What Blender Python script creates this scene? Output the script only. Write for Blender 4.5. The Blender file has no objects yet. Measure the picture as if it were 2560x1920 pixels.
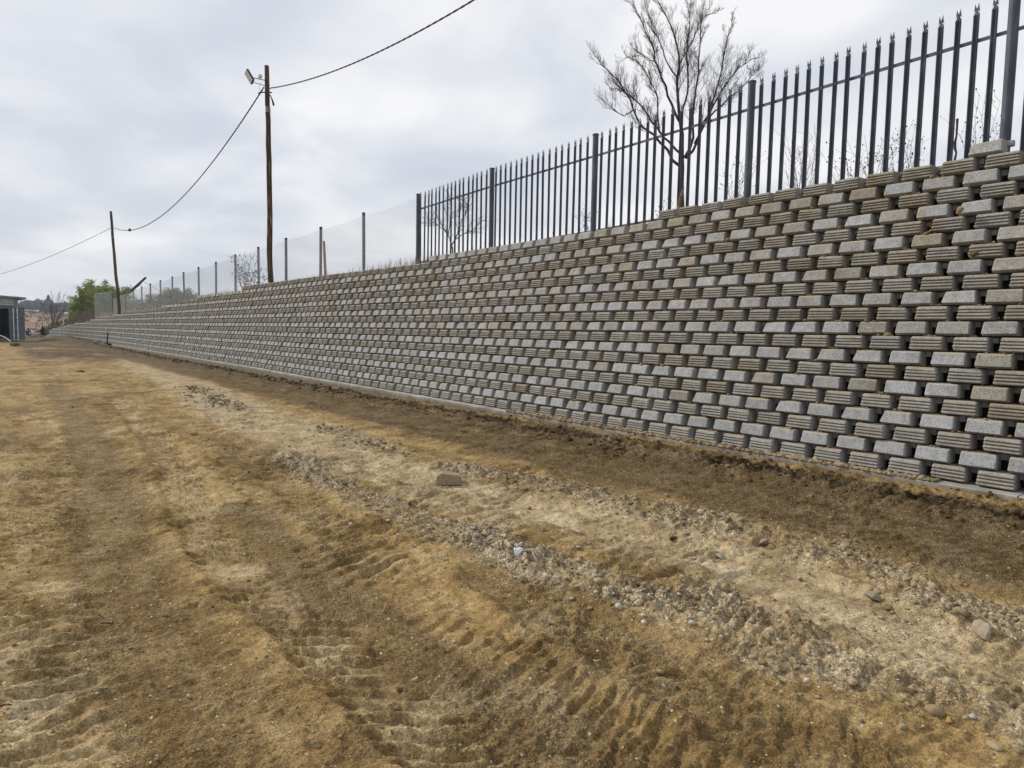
import bpy, math, random
import numpy as np
from mathutils import Matrix, Vector

SC = bpy.context.scene
COL = SC.collection
rad = math.radians

# ------------------------------------------------------------------ camera
CAM = np.array([0.0, 0.0, 1.472])
FW = np.array([0.6135318231938198, 0.7861354739128278, -0.07463054725995923])
RR = np.array([0.7890515696936544, -0.6140469256790466, 0.018547059823365273])
UU = np.array([0.031246156442791925, 0.07026656189088143, 0.9970387595212071])
cd = bpy.data.cameras.new('camera')
cd.sensor_width = 36.0
cd.lens = 36.0 * 1700.0 / 2560.0
cd.clip_start = 0.05
cd.clip_end = 4000.0
co = bpy.data.objects.new('camera', cd)
COL.objects.link(co)
M = Matrix.Identity(4)
for i in range(3):
    M[i][0] = RR[i]; M[i][1] = UU[i]; M[i][2] = -FW[i]; M[i][3] = CAM[i]
co.matrix_world = M
SC.camera = co
SC.render.resolution_x, SC.render.resolution_y = 1024, 768

# ------------------------------------------------------------------ world: bright overcast sky
SUN_AZ = rad(-24)      # from +Y towards +X
SUN_EL = rad(35)
W = bpy.data.worlds.new('World')
SC.world = W
W.use_nodes = True
nt = W.node_tree
for n in list(nt.nodes):
    nt.nodes.remove(n)


def wn(t, **kw):
    n = nt.nodes.new(t)
    for k, v in kw.items():
        setattr(n, k, v)
    return n


wout = wn('ShaderNodeOutputWorld')
wbg = wn('ShaderNodeBackground')
wbg.inputs['Strength'].default_value = 0.1
sky = wn('ShaderNodeTexSky', sky_type='NISHITA', sun_disc=False, sun_elevation=SUN_EL, sun_rotation=SUN_AZ)
sky.dust_density = 3.0
tc = wn('ShaderNodeTexCoord')
sep = wn('ShaderNodeSeparateXYZ')
nt.links.new(tc.outputs['Generated'], sep.inputs[0])


def wmath(op, a, b=None, c=None):
    n = wn('ShaderNodeMath', operation=op)
    for i, v in enumerate((a, b, c)):
        if v is None:
            continue
        if isinstance(v, (int, float)):
            n.inputs[i].default_value = v
        else:
            nt.links.new(v, n.inputs[i])
    return n.outputs[0]


zc = wmath('ADD', wmath('MAXIMUM', sep.outputs['Z'], 0.0), 0.22)
px = wmath('DIVIDE', sep.outputs['X'], zc)
py = wmath('DIVIDE', sep.outputs['Y'], zc)
comb = wn('ShaderNodeCombineXYZ')
nt.links.new(px, comb.inputs[0]); nt.links.new(py, comb.inputs[1])
n1 = wn('ShaderNodeTexNoise'); n1.inputs['Scale'].default_value = 1.9; n1.inputs['Detail'].default_value = 6.0
n1.inputs['Roughness'].default_value = 0.48; n1.inputs['Distortion'].default_value = 0.35
nt.links.new(comb.outputs[0], n1.inputs['Vector'])
n2 = wn('ShaderNodeTexNoise'); n2.inputs['Scale'].default_value = 0.45; n2.inputs['Detail'].default_value = 4.0
nt.links.new(comb.outputs[0], n2.inputs['Vector'])
# glow round the veiled sun (it lights the cloud in a wide patch over the wall)
gd = Vector((math.sin(rad(60)) * math.cos(rad(20)), math.cos(rad(60)) * math.cos(rad(20)), math.sin(rad(20))))
dot = wn('ShaderNodeVectorMath', operation='DOT_PRODUCT')
nt.links.new(tc.outputs['Generated'], dot.inputs[0]); dot.inputs[1].default_value = gd
glow = wmath('POWER', wmath('MAXIMUM', dot.outputs['Value'], 0.0), 7.0)
mixv = wmath('ADD', wmath('MULTIPLY', n1.outputs['Fac'], 1.0), wmath('MULTIPLY', n2.outputs['Fac'], 0.5))
mixv = wmath('ADD', mixv, wmath('MULTIPLY', glow, 0.20))
ramp = wn('ShaderNodeValToRGB')
cr = ramp.color_ramp
cr.elements[0].position = 0.52; cr.elements[0].color = (0.590, 0.660, 0.750, 1)
cr.elements[1].position = 1.12 if False else 1.0; cr.elements[1].color = (0.985, 0.985, 1.0, 1)
e = cr.elements.new(0.70); e.color = (0.685, 0.730, 0.810, 1)
e = cr.elements.new(0.86); e.color = (0.83, 0.85, 0.90, 1)
nt.links.new(mixv, ramp.inputs[0])
sc_ = wn('ShaderNodeVectorMath', operation='SCALE')
nt.links.new(ramp.outputs[0], sc_.inputs[0]); sc_.inputs['Scale'].default_value = 9.9
mx = wn('ShaderNodeMix', data_type='RGBA')
mx.inputs[0].default_value = 0.95
nt.links.new(sky.outputs[0], mx.inputs[6]); nt.links.new(sc_.outputs[0], mx.inputs[7])
nt.links.new(mx.outputs[2], wbg.inputs['Color'])
nt.links.new(wbg.outputs[0], wout.inputs['Surface'])

sun = bpy.data.lights.new('sun', 'SUN')
sun.energy = 3.0
sun.angle = rad(10)
sun.color = (1.0, 0.95, 0.88)
so = bpy.data.objects.new('sun', sun)
COL.objects.link(so)
sd = Vector((math.sin(SUN_AZ) * math.cos(SUN_EL), math.cos(SUN_AZ) * math.cos(SUN_EL), math.sin(SUN_EL)))
so.rotation_euler = sd.to_track_quat('Z', 'Y').to_euler()
so.location = sd * 60

SC.view_settings.view_transform = 'Standard'
SC.view_settings.look = 'None'
SC.view_settings.exposure = 0.0
SC.view_settings.gamma = 1.0
SC.view_settings.use_curve_mapping = False

# ------------------------------------------------------------------ helpers
RNG = np.random.default_rng(11)
random.seed(5)


def meta(o, label=None, cat=None, group=None, kind=None):
    if label: o['label'] = label
    if cat: o['category'] = cat
    if group: o['group'] = group
    if kind: o['kind'] = kind
    return o


def link(name, me, parent=None, mat=None):
    o = bpy.data.objects.new(name, me)
    COL.objects.link(o)
    if mat is not None:
        me.materials.append(mat)
    if parent is not None:
        o.parent = parent
    return o


def empty(name, loc, label=None, cat=None, group=None):
    o = bpy.data.objects.new(name, None)
    o.location = loc
    o.empty_display_size = 0.2
    COL.objects.link(o)
    return meta(o, label, cat, group)


class MB:
    """Collects polygons in world coordinates; build() makes one mesh object."""
    def __init__(self):
        self.v = []; self.f = []; self.m = []

    def add(self, vs, fs, mi=0):
        b = len(self.v)
        self.v.extend([tuple(map(float, p)) for p in vs])
        self.f.extend([tuple(b + i for i in f) for f in fs])
        self.m.extend([mi] * len(fs))

    def box(self, x0, x1, y0, y1, z0, z1, mi=0, T=None):
        vs = [(x0, y0, z0), (x1, y0, z0), (x1, y1, z0), (x0, y1, z0), (x0, y0, z1), (x1, y0, z1), (x1, y1, z1), (x0, y1, z1)]
        if T is not None:
            vs = [tuple(T @ Vector(p)) for p in vs]
        self.add(vs, [(0, 3, 2, 1), (4, 5, 6, 7), (0, 1, 5, 4), (1, 2, 6, 5), (2, 3, 7, 6), (3, 0, 4, 7)], mi)

    def tube(self, pts, rads, n=6, mi=0, cap=True):
        pts = [np.array(p, float) for p in pts]
        if not hasattr(rads, '__len__'):
            rads = [rads] * len(pts)
        rings = []
        up = np.array([0.0, 0.0, 1.0])
        prev = None
        for i, p in enumerate(pts):
            a = pts[max(0, i - 1)]; b = pts[min(len(pts) - 1, i + 1)]
            t = b - a
            L = np.linalg.norm(t)
            t = t / L if L > 1e-9 else up
            if prev is None:
                r = np.cross(t, up)
                if np.linalg.norm(r) < 1e-3:
                    r = np.cross(t, [1.0, 0, 0])
            else:
                r = prev - t * (prev @ t)
                if np.linalg.norm(r) < 1e-4:
                    r = np.cross(t, [1.0, 0.3, 0])
            r = r / np.linalg.norm(r)
            prev = r
            s = np.cross(t, r)
            rings.append([p + rads[i] * (math.cos(2 * math.pi * k / n) * r + math.sin(2 * math.pi * k / n) * s) for k in range(n)])
        vs = [q for ring in rings for q in ring]
        fs = []
        for i in range(len(pts) - 1):
            for k in range(n):
                a = i * n + k; b = i * n + (k + 1) % n
                fs.append((a, b, b + n, a + n))
        if cap:
            fs.append(tuple(range(n - 1, -1, -1)))
            fs.append(tuple((len(pts) - 1) * n + k for k in range(n)))
        self.add(vs, fs, mi)

    def build(self, name, mats, parent=None, smooth=False, loc=None, origin=None):
        me = bpy.data.meshes.new(name)
        v = self.v
        if origin is not None:
            v = [(p[0] - origin[0], p[1] - origin[1], p[2] - origin[2]) for p in v]
        me.from_pydata(v, [], self.f)
        if not isinstance(mats, (list, tuple)):
            mats = [mats]
        for m in mats:
            me.materials.append(m)
        if len(mats) > 1:
            me.polygons.foreach_set('material_index', self.m)
        if smooth:
            me.polygons.foreach_set('use_smooth', [True] * len(me.polygons))
        me.update()
        o = link(name, me, parent)
        if loc is not None:
            o.location = loc
        elif origin is not None and parent is None:
            o.location = origin
        return o


def np_mesh(name, V, F, mat, parent=None, smooth=False, attr=None, attrname='tint', mats=None, mi=None):
    """V (n,3), F (m,k) constant k."""
    me = bpy.data.meshes.new(name)
    V = np.asarray(V, np.float32); F = np.asarray(F, np.int32)
    k = F.shape[1]
    me.vertices.add(len(V)); me.vertices.foreach_set('co', V.ravel())
    me.loops.add(F.size); me.loops.foreach_set('vertex_index', F.ravel())
    me.polygons.add(len(F))
    me.polygons.foreach_set('loop_start', np.arange(0, F.size, k, dtype=np.int32))
    me.polygons.foreach_set('loop_total', np.full(len(F), k, np.int32))
    if smooth:
        me.polygons.foreach_set('use_smooth', np.ones(len(F), bool))
    if attr is not None:
        if attr.ndim == 1:
            a = me.attributes.new(attrname, 'FLOAT', 'POINT'); a.data.foreach_set('value', attr.astype(np.float32))
        else:
            a = me.attributes.new(attrname, 'FLOAT_COLOR', 'POINT'); a.data.foreach_set('color', attr.astype(np.float32).ravel())
    me.update(calc_edges=True)
    me.materials.append(mat)
    return link(name, me, parent)


# ---- numpy noise
def _hash(ix, iy, seed):
    h = (ix.astype(np.int64) * 374761393 + iy.astype(np.int64) * 668265263 + seed * 982451653) & 0xffffffff
    h = ((h ^ (h >> 13)) * 1274126177) & 0xffffffff
    h = h ^ (h >> 16)
    return h


def gnoise(x, y, seed=0):
    ix = np.floor(x); iy = np.floor(y)
    fx = x - ix; fy = y - iy
    ix = ix.astype(np.int64); iy = iy.astype(np.int64)
    u = fx * fx * fx * (fx * (fx * 6 - 15) + 10); v = fy * fy * fy * (fy * (fy * 6 - 15) + 10)

    def g(dx, dy):
        a = _hash(ix + dx, iy + dy, seed).astype(np.float64) * (2 * math.pi / 4294967296.0)
        return np.cos(a) * (fx - dx) + np.sin(a) * (fy - dy)
    n00, n10, n01, n11 = g(0, 0), g(1, 0), g(0, 1), g(1, 1)
    return 1.5 * ((n00 * (1 - u) + n10 * u) * (1 - v) + (n01 * (1 - u) + n11 * u) * v)


def fbm(x, y, oct=4, seed=0, gain=0.5):
    s = 0; a = 1.0; f = 1.0; t = 0
    for i in range(oct):
        s = s + a * gnoise(x * f + 17.3 * i, y * f - 9.1 * i, seed + i)
        t += a; a *= gain; f *= 2.03
    return s / t


def sstep(a, b, x):
    t = np.clip((x - a) / (b - a), 0, 1)
    return t * t * (3 - 2 * t)


def polydist(x, y, pts):
    """distance to a polyline, run length along it and signed side"""
    best = np.full(x.shape, 1e9); run = np.zeros(x.shape); side = np.zeros(x.shape)
    acc = 0.0
    for (ax, ay), (bx, by) in zip(pts[:-1], pts[1:]):
        dx, dy = bx - ax, by - ay
        L2 = dx * dx + dy * dy; L = math.sqrt(L2)
        t = np.clip(((x - ax) * dx + (y - ay) * dy) / L2, 0, 1)
        qx = ax + t * dx; qy = ay + t * dy
        d = np.hypot(x - qx, y - qy)
        m = d < best
        best = np.where(m, d, best)
        run = np.where(m, acc + t * L, run)
        side = np.where(m, np.sign((x - ax) * dy - (y - ay) * dx), side)
        acc += L
    return best, run, side


# ------------------------------------------------------------------ materials
class Mat:
    def __init__(self, name, rough=0.9, spec=0.2, metal=0.0):
        self.m = bpy.data.materials.new(name)
        self.m.use_nodes = True
        self.nt = self.m.node_tree
        self.b = self.nt.nodes['Principled BSDF']
        self.b.inputs['Roughness'].default_value = rough
        self.b.inputs['Specular IOR Level'].default_value = spec
        self.b.inputs['Metallic'].default_value = metal
        self._obj = None

    def n(self, t, **kw):
        x = self.nt.nodes.new(t)
        for k, v in kw.items():
            setattr(x, k, v)
        return x

    def l(self, a, b):
        self.nt.links.new(a, b)

    def obj(self):
        if self._obj is None:
            self._obj = self.n('ShaderNodeNewGeometry').outputs['Position']
        return self._obj

    def noise(self, scale, detail=3, rough=0.5, vec=None, dist=0.0, stretch=None):
        x = self.n('ShaderNodeTexNoise')
        x.inputs['Scale'].default_value = scale; x.inputs['Detail'].default_value = detail
        x.inputs['Roughness'].default_value = rough; x.inputs['Distortion'].default_value = dist
        v = vec if vec is not None else self.obj()
        if stretch:
            mp = self.n('ShaderNodeMapping'); mp.inputs['Scale'].default_value = stretch
            self.l(v, mp.inputs['Vector']); v = mp.outputs[0]
        self.l(v, x.inputs['Vector'])
        return x.outputs['Fac']

    def math(self, op, a, b=None, c=None, clamp=False):
        x = self.n('ShaderNodeMath', operation=op); x.use_clamp = clamp
        for i, v in enumerate((a, b, c)):
            if v is None: continue
            if isinstance(v, (int, float)): x.inputs[i].default_value = v
            else: self.l(v, x.inputs[i])
        return x.outputs[0]

    def ramp(self, fac, stops):
        x = self.n('ShaderNodeValToRGB')
        r = x.color_ramp
        while len(r.elements) < len(stops):
            r.elements.new(0.5)
        for e, (p, c) in zip(r.elements, stops):
            e.position = p
            e.color = (c, c, c, 1) if isinstance(c, (int, float)) else (*c, 1)
        self.l(fac, x.inputs[0])
        return x.outputs[0]

    def mix(self, fac, a, b, mode='MIX'):
        x = self.n('ShaderNodeMix', data_type='RGBA', blend_type=mode)
        if isinstance(fac, (int, float)): x.inputs[0].default_value = fac
        else: self.l(fac, x.inputs[0])
        for i, v in ((6, a), (7, b)):
            if isinstance(v, tuple): x.inputs[i].default_value = (*v, 1)
            else: self.l(v, x.inputs[i])
        return x.outputs[2]

    def bump(self, h, strength=0.5, dist=0.01):
        x = self.n('ShaderNodeBump')
        x.inputs['Strength'].default_value = strength; x.inputs['Distance'].default_value = dist
        self.l(h, x.inputs['Height'])
        self.l(x.outputs[0], self.b.inputs['Normal'])

    def color(self, c):
        if isinstance(c, tuple): self.b.inputs['Base Color'].default_value = (*c, 1)
        else: self.l(c, self.b.inputs['Base Color'])
        return self

    def sep(self, c):
        x = self.n('ShaderNodeSeparateColor'); self.l(c, x.inputs[0]); return x.outputs


def simple(name, c, rough=0.8, spec=0.25, metal=0.0, var=0.25, scale=8.0):
    m = Mat(name, rough, spec, metal)
    k = m.noise(scale, 4, 0.6)
    f = m.ramp(k, [(0.3, 1 - var), (0.7, 1 + var * 0.6)])
    m.color(m.mix(1.0, c, f, 'MULTIPLY'))
    return m.m


def soil_material():
    m = Mat('soil', 0.95, 0.12)
    at = m.n('ShaderNodeAttribute', attribute_name='soil')
    s = m.sep(at.outputs['Color'])
    pale, dark, rub = s[0], s[1], s[2]
    fieldw = at.outputs['Alpha']
    big = m.noise(0.9, 5, 0.6, dist=0.8, stretch=(1.0, 0.55, 1.0))
    mid = m.noise(3.2, 5, 0.62, dist=0.4, stretch=(1.0, 0.8, 1.0))
    fine = m.noise(26, 6, 0.72)
    grit = m.noise(120, 3, 0.7)
    tan = m.ramp(m.math('ADD', m.math('MULTIPLY', mid, 0.6), m.math('MULTIPLY', big, 0.4)),
                 [(0.36, (0.135, 0.083, 0.032)), (0.46, (0.228, 0.147, 0.058)), (0.54, (0.315, 0.214, 0.090)), (0.67, (0.410, 0.312, 0.160))])
    palec = m.ramp(mid, [(0.33, (0.255, 0.182, 0.092)), (0.5, (0.355, 0.268, 0.150)), (0.66, (0.465, 0.375, 0.238))])
    rubc = m.ramp(fine, [(0.35, (0.210, 0.156, 0.092)), (0.5, (0.340, 0.270, 0.172)), (0.65, (0.490, 0.412, 0.290))])
    darkc = m.ramp(mid, [(0.36, (0.055, 0.036, 0.017)), (0.5, (0.115, 0.078, 0.038)), (0.66, (0.215, 0.155, 0.085))])
    edge = m.math('MULTIPLY', m.math('SUBTRACT', mid, 0.5), 1.6)

    def w(v):
        x = m.math('ADD', v, m.math('MULTIPLY', edge, m.math('MULTIPLY', m.math('SUBTRACT', 1.0, m.math('ABSOLUTE', m.math('SUBTRACT', m.math('MULTIPLY', v, 2.0), 1.0))), 1.1)))
        return m.math('MAXIMUM', x, 0.0, clamp=True)
    c = m.mix(w(pale), tan, palec)
    c = m.mix(m.math('MULTIPLY', w(dark), 1.35, clamp=True), c, darkc)
    c = m.mix(m.ramp(dark, [(0.76, 0.0), (0.97, 0.9)]), c, m.ramp(mid, [(0.38, (0.020, 0.013, 0.007)), (0.62, (0.060, 0.040, 0.020))]))
    c = m.mix(w(rub), c, rubc)
    # grains: dark crumbs and pale chips
    c = m.mix(1.0, c, m.ramp(fine, [(0.36, 0.66), (0.49, 0.99), (0.63, 1.28)]), 'MULTIPLY')
    c = m.mix(1.0, c, m.ramp(grit, [(0.36, 0.60), (0.50, 1.0), (0.64, 1.40)]), 'MULTIPLY')
    cv = m.n('ShaderNodeTexVoronoi'); cv.inputs['Scale'].default_value = 62.0
    m.l(m.obj(), cv.inputs['Vector'])
    cv2 = m.n('ShaderNodeTexVoronoi'); cv2.inputs['Scale'].default_value = 150.0
    m.l(m.obj(), cv2.inputs['Vector'])
    cm = m.math('ADD', m.math('ADD', m.math('MULTIPLY', dark, 1.3), m.math('MULTIPLY', rub, 0.9)), m.ramp(m.noise(2.3, 4, 0.6), [(0.48, 0.12), (0.62, 0.55)]), clamp=True)
    c0 = c
    crumb = m.math('SUBTRACT', 1.0, m.math('MULTIPLY', cv.outputs['Distance'], 1.3), clamp=True)
    crumb2 = m.math('SUBTRACT', 1.0, m.math('MULTIPLY', cv2.outputs['Distance'], 1.3), clamp=True)
    c = m.mix(1.0, c, m.ramp(m.sep(cv.outputs['Color'])[0], [(0.0, 0.80), (0.8, 1.08), (1.0, 1.30)]), 'MULTIPLY')
    c = m.mix(1.0, c, m.ramp(m.sep(cv2.outputs['Color'])[0], [(0.0, 0.74), (0.85, 1.10), (1.0, 1.42)]), 'MULTIPLY')
    c = m.mix(cm, c0, c)
    vor = m.n('ShaderNodeTexVoronoi'); vor.inputs['Scale'].default_value = 34.0
    m.l(m.obj(), vor.inputs['Vector'])
    vs = m.sep(vor.outputs['Color'])
    chip = m.math('MULTIPLY', m.math('LESS_THAN', vor.outputs['Distance'], 0.20), m.math('GREATER_THAN', vs[0], 0.90))
    c = m.mix(m.math('MULTIPLY', chip, 0.75), c, (0.62, 0.55, 0.43))
    chip2 = m.math('MULTIPLY', m.math('LESS_THAN', vor.outputs['Distance'], 0.24), m.math('LESS_THAN', vs[1], 0.09))
    c = m.mix(m.math('MULTIPLY', chip2, 0.7), c, (0.085, 0.06, 0.035))
    # dry veld grass on the far slope
    fn = m.noise(0.06, 5, 0.6)
    fc = m.ramp(fn, [(0.35, (0.115, 0.075, 0.048)), (0.5, (0.215, 0.150, 0.095)), (0.65, (0.330, 0.240, 0.150))])
    fc = m.mix(1.0, fc, m.ramp(m.noise(0.9, 4, 0.6), [(0.3, 0.65), (0.7, 1.25)]), 'MULTIPLY')
    c = m.mix(fieldw, c, fc)
    m.color(c)
    crm = cm
    h = m.math('ADD', m.math('MULTIPLY', fine, 0.5), m.math('MULTIPLY', m.math('MULTIPLY', crumb, crm), 0.7))
    h = m.math('ADD', h, m.math('MULTIPLY', m.math('MULTIPLY', crumb2, cm), 0.3))
    m.bump(h, 0.9, 0.012)
    return m.m


def block_material(name, mul):
    m = Mat(name, 0.93, 0.15)
    oi = m.n('ShaderNodeObjectInfo')
    at = m.n('ShaderNodeAttribute', attribute_name='tint')
    t = m.math('FRACT', m.math('ADD', oi.outputs['Random'], at.outputs['Fac']))
    base = m.ramp(t, [(0.0, (0.235, 0.230, 0.210)), (0.03, (0.260, 0.250, 0.215)), (0.07, (0.300, 0.300, 0.290)), (0.45, (0.335, 0.338, 0.334)),
                      (0.78, (0.372, 0.377, 0.376)), (0.96, (0.300, 0.295, 0.275)), (1.0, (0.280, 0.258, 0.205))])
    pos = m.obj()
    pz = m.n('ShaderNodeSeparateXYZ'); m.l(pos, pz.inputs[0])
    patch = m.noise(2.1, 4, 0.6)
    stain = m.math('MULTIPLY', m.ramp(patch, [(0.44, 0.0), (0.62, 1.0)]), m.ramp(m.math('MULTIPLY', pz.outputs['Z'], 0.25), [(0.32, 0.06), (0.66, 0.50)]))
    base = m.mix(stain, base, (0.265, 0.205, 0.120))
    sp = m.noise(95, 4, 0.75)
    base = m.mix(1.0, base, m.ramp(sp, [(0.36, 0.42), (0.48, 0.96), (0.64, 1.34)]), 'MULTIPLY')
    mott = m.noise(14, 4, 0.6)
    base = m.mix(1.0, base, m.ramp(mott, [(0.3, 0.80), (0.7, 1.16)]), 'MULTIPLY')
    # dust lying on upward faces and ledges
    g = m.n('ShaderNodeNewGeometry')
    nz = m.n('ShaderNodeSeparateXYZ'); m.l(g.outputs['True Normal'], nz.inputs[0])
    up = m.math('MULTIPLY', m.ramp(nz.outputs['Z'], [(0.45, 0.0), (0.8, 1.0)]), m.ramp(m.noise(4.5, 4, 0.6), [(0.32, 0.15), (0.55, 1.0)]))
    base = m.mix(m.math('MULTIPLY', up, 0.7), base, (0.37, 0.29, 0.18))
    base = m.mix(1.0, base, mul, 'MULTIPLY')
    m.color(base)
    m.bump(m.math('ADD', m.math('MULTIPLY', sp, 0.7), m.math('MULTIPLY', mott, 0.5)), 0.7, 0.008)
    return m.m


def galvanised():
    m = Mat('galvanised_steel', 0.55, 0.35, 0.35)
    k = m.noise(9, 4, 0.6, stretch=(1, 1, 0.35))
    m.color(m.ramp(k, [(0.3, (0.050, 0.057, 0.074)), (0.55, (0.080, 0.090, 0.115)), (0.75, (0.135, 0.150, 0.180))]))
    return m.m


def wood_pole_material():
    m = Mat('creosoted_timber', 0.9, 0.15)
    k = m.noise(11, 5, 0.65, stretch=(1.8, 1.8, 0.13), dist=0.6)
    k2 = m.noise(60, 3, 0.6, stretch=(1, 1, 0.06))
    c = m.ramp(k, [(0.36, (0.040, 0.026, 0.018)), (0.52, (0.075, 0.048, 0.032)), (0.60, (0.170, 0.115, 0.075)), (0.70, (0.400, 0.320, 0.220))])
    c = m.mix(1.0, c, m.ramp(k2, [(0.3, 0.65), (0.7, 1.25)]), 'MULTIPLY')
    m.color(c); m.bump(k2, 0.6, 0.01)
    return m.m


def footing_material():
    m = Mat('cast_concrete', 0.9, 0.2)
    c = m.ramp(m.noise(2.4, 5, 0.65), [(0.3, (0.235, 0.215, 0.185)), (0.5, (0.36, 0.340, 0.300)), (0.72, (0.46, 0.445, 0.41))])
    g = m.n('ShaderNodeNewGeometry')
    sx = m.n('ShaderNodeSeparateXYZ'); m.l(g.outputs['Position'], sx.inputs[0])
    zz = m.math('ADD', sx.outputs['Z'], m.math('MULTIPLY', m.noise(4.0, 3, 0.6), 0.16))
    c = m.mix(m.ramp(zz, [(0.17, 1.0), (0.245, 0.0)]), c, (0.19, 0.155, 0.11))
    c = m.mix(1.0, c, m.ramp(m.noise(70, 3, 0.7), [(0.3, 0.8), (0.7, 1.15)]), 'MULTIPLY')
    m.color(c); m.bump(m.noise(30, 4, 0.6), 0.4, 0.006)
    return m.m


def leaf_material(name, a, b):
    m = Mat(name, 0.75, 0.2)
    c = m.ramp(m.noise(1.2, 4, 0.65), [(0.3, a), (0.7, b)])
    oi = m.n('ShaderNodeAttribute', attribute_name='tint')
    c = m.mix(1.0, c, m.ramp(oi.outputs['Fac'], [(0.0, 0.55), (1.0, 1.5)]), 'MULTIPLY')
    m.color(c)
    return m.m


def stone_material(name, a, b):
    m = Mat(name, 0.95, 0.12)
    oi = m.n('ShaderNodeAttribute', attribute_name='tint')
    c = m.ramp(oi.outputs['Fac'], [(0.0, a), (1.0, b)])
    c = m.mix(m.ramp(m.noise(2.5, 3, 0.5), [(0.35, 0.0), (0.65, 0.55)]), c, tuple(0.75 * v for v in a))
    c = m.mix(1.0, c, m.ramp(m.noise(55, 4, 0.7), [(0.3, 0.72), (0.7, 1.25)]), 'MULTIPLY')
    m.color(c); m.bump(m.noise(80, 3, 0.6), 0.5, 0.006)
    return m.m


M_soil = soil_material()
M_block = block_material('plain_concrete_block', (1.05, 1.05, 1.05))
M_ribbed = block_material('ribbed_concrete_block', (0.94, 0.92, 0.885))
M_galv = galvanised()
M_wood = wood_pole_material()
M_foot = footing_material()
M_backfill = simple('backfill_soil', (0.075, 0.055, 0.035), 0.95, var=0.5, scale=9)
M_bank = simple('bank_soil', (0.23, 0.17, 0.09), 0.95, var=0.5, scale=3)
M_bark = simple('bark', (0.075, 0.055, 0.045), 0.9, var=0.4, scale=14)
M_twig = simple('twig_bark', (0.036, 0.026, 0.024), 0.9, var=0.3, scale=14)
M_wire = simple('cable_rubber', (0.035, 0.037, 0.042), 0.6, var=0.2)
M_meshw = simple('galvanised_wire', (0.62, 0.64, 0.68), 0.5, 0.4, 0.2, var=0.1)
M_straw = leaf_material('dry_straw', (0.30, 0.21, 0.13), (0.50, 0.40, 0.27))
M_weed = leaf_material('dead_weed', (0.085, 0.058, 0.038), (0.17, 0.12, 0.075))
M_bamboo = leaf_material('bamboo_leaves', (0.135, 0.185, 0.040), (0.300, 0.335, 0.090))
M_bamboo2 = leaf_material('bamboo_leaves_dry', (0.105, 0.130, 0.045), (0.230, 0.245, 0.100))
M_pine = leaf_material('dark_conifer', (0.052, 0.060, 0.060), (0.095, 0.105, 0.100))
M_bare = leaf_material('bare_crowns', (0.110, 0.095, 0.095), (0.185, 0.165, 0.160))
M_clod = stone_material('clod', (0.22, 0.16, 0.085), (0.43, 0.34, 0.215))
M_clodd = stone_material('damp_clod', (0.060, 0.040, 0.020), (0.19, 0.13, 0.068))
M_chip = stone_material('pale_chip', (0.36, 0.30, 0.22), (0.58, 0.53, 0.46))
M_slab = stone_material('pink_tan_slab', (0.33, 0.255, 0.17), (0.40, 0.32, 0.22))
M_rock = stone_material('tan_rock', (0.30, 0.235, 0.16), (0.40, 0.325, 0.235))
M_white = simple('white_paint', (0.72, 0.72, 0.70), 0.6, var=0.15)
M_steelgrey = simple('painted_steel_grey', (0.135, 0.155, 0.180), 0.6, 0.3, var=0.4, scale=3)
M_teal = simple('teal_grey_cladding', (0.36, 0.44, 0.42), 0.5, 0.35, var=0.18, scale=2)
M_roof = simple('grey_roof_sheet', (0.195, 0.205, 0.245), 0.5, 0.35, var=0.2, scale=2)
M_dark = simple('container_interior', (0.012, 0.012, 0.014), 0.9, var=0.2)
M_picket = simple('weathered_picket', (0.155, 0.120, 0.085), 0.95, var=0.5, scale=5)

# ------------------------------------------------------------------ wall geometry functions
RH = 0.15          # course height
PITCH = 0.38       # block spacing
FT = 0.17          # footing top
Y_END = 88.6


def base_x(Y):
    Y = np.asarray(Y, float)
    x = np.interp(Y, [-6, 2, 6, 12.6, 24, 44, 55, 58, 62, 66, 70, 75, 80, 85, 89, 95],
                  [7.03, 7.01, 7.01, 7.06, 7.22, 7.33, 7.32, 7.27, 7.20, 7.08, 6.93, 6.68, 6.38, 6.02, 5.70, 5.2])
    return x + 0.025 * np.sin(Y * 0.55 + 1.0) + 0.018 * np.sin(Y * 0.23 + 2)


def batter(Y):
    return np.interp(Y, [0, 2.5, 6, 12.6, 18, 24.8, 44, 90], [0.041, 0.041, 0.047, 0.050, 0.034, 0.021, 0.012, 0.012])


def face_x(Y, z):
    return base_x(Y) + batter(Y) * (np.asarray(z) - FT) / RH


def wall_tan(Y):
    d = (base_x(Y + 0.4) - base_x(Y - 0.4)) / 0.8
    return float(np.arctan(d))


# number of courses along the wall (top course index + 1)
STEPS = [(2.69, 22), (6.80, 21), (13.35, 20), (26.0, 19), (32.6, 18), (35.9, 17), (39.6, 16), (52.5, 15), (56.4, 14), (61.7, 13),
         (66.2, 12), (69.3, 11), (74.1, 10), (78.9, 9), (80.9, 8), (84.2, 7), (86.9, 6), (88.0, 5), (88.6, 4)]


def courses(Y):
    for y, n in STEPS:
        if Y < y:
            return n
    return 0


def bank_z(Y):
    """level of the terrace behind the wall"""
    return np.interp(Y, [-20, 0, 2.6, 4, 8, 14, 18, 26, 30, 33, 36, 40, 47, 52, 56, 62, 66, 70, 75, 80, 85, 90, 110, 140],
                     [3.35, 3.35, 3.32, 3.27, 3.22, 3.08, 2.96, 2.93, 2.88, 2.80, 2.66, 2.52, 2.46, 2.40, 2.30, 2.12, 1.97, 1.83, 1.68, 1.5, 1.25, 1.05, 0.9, 0.5])


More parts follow.
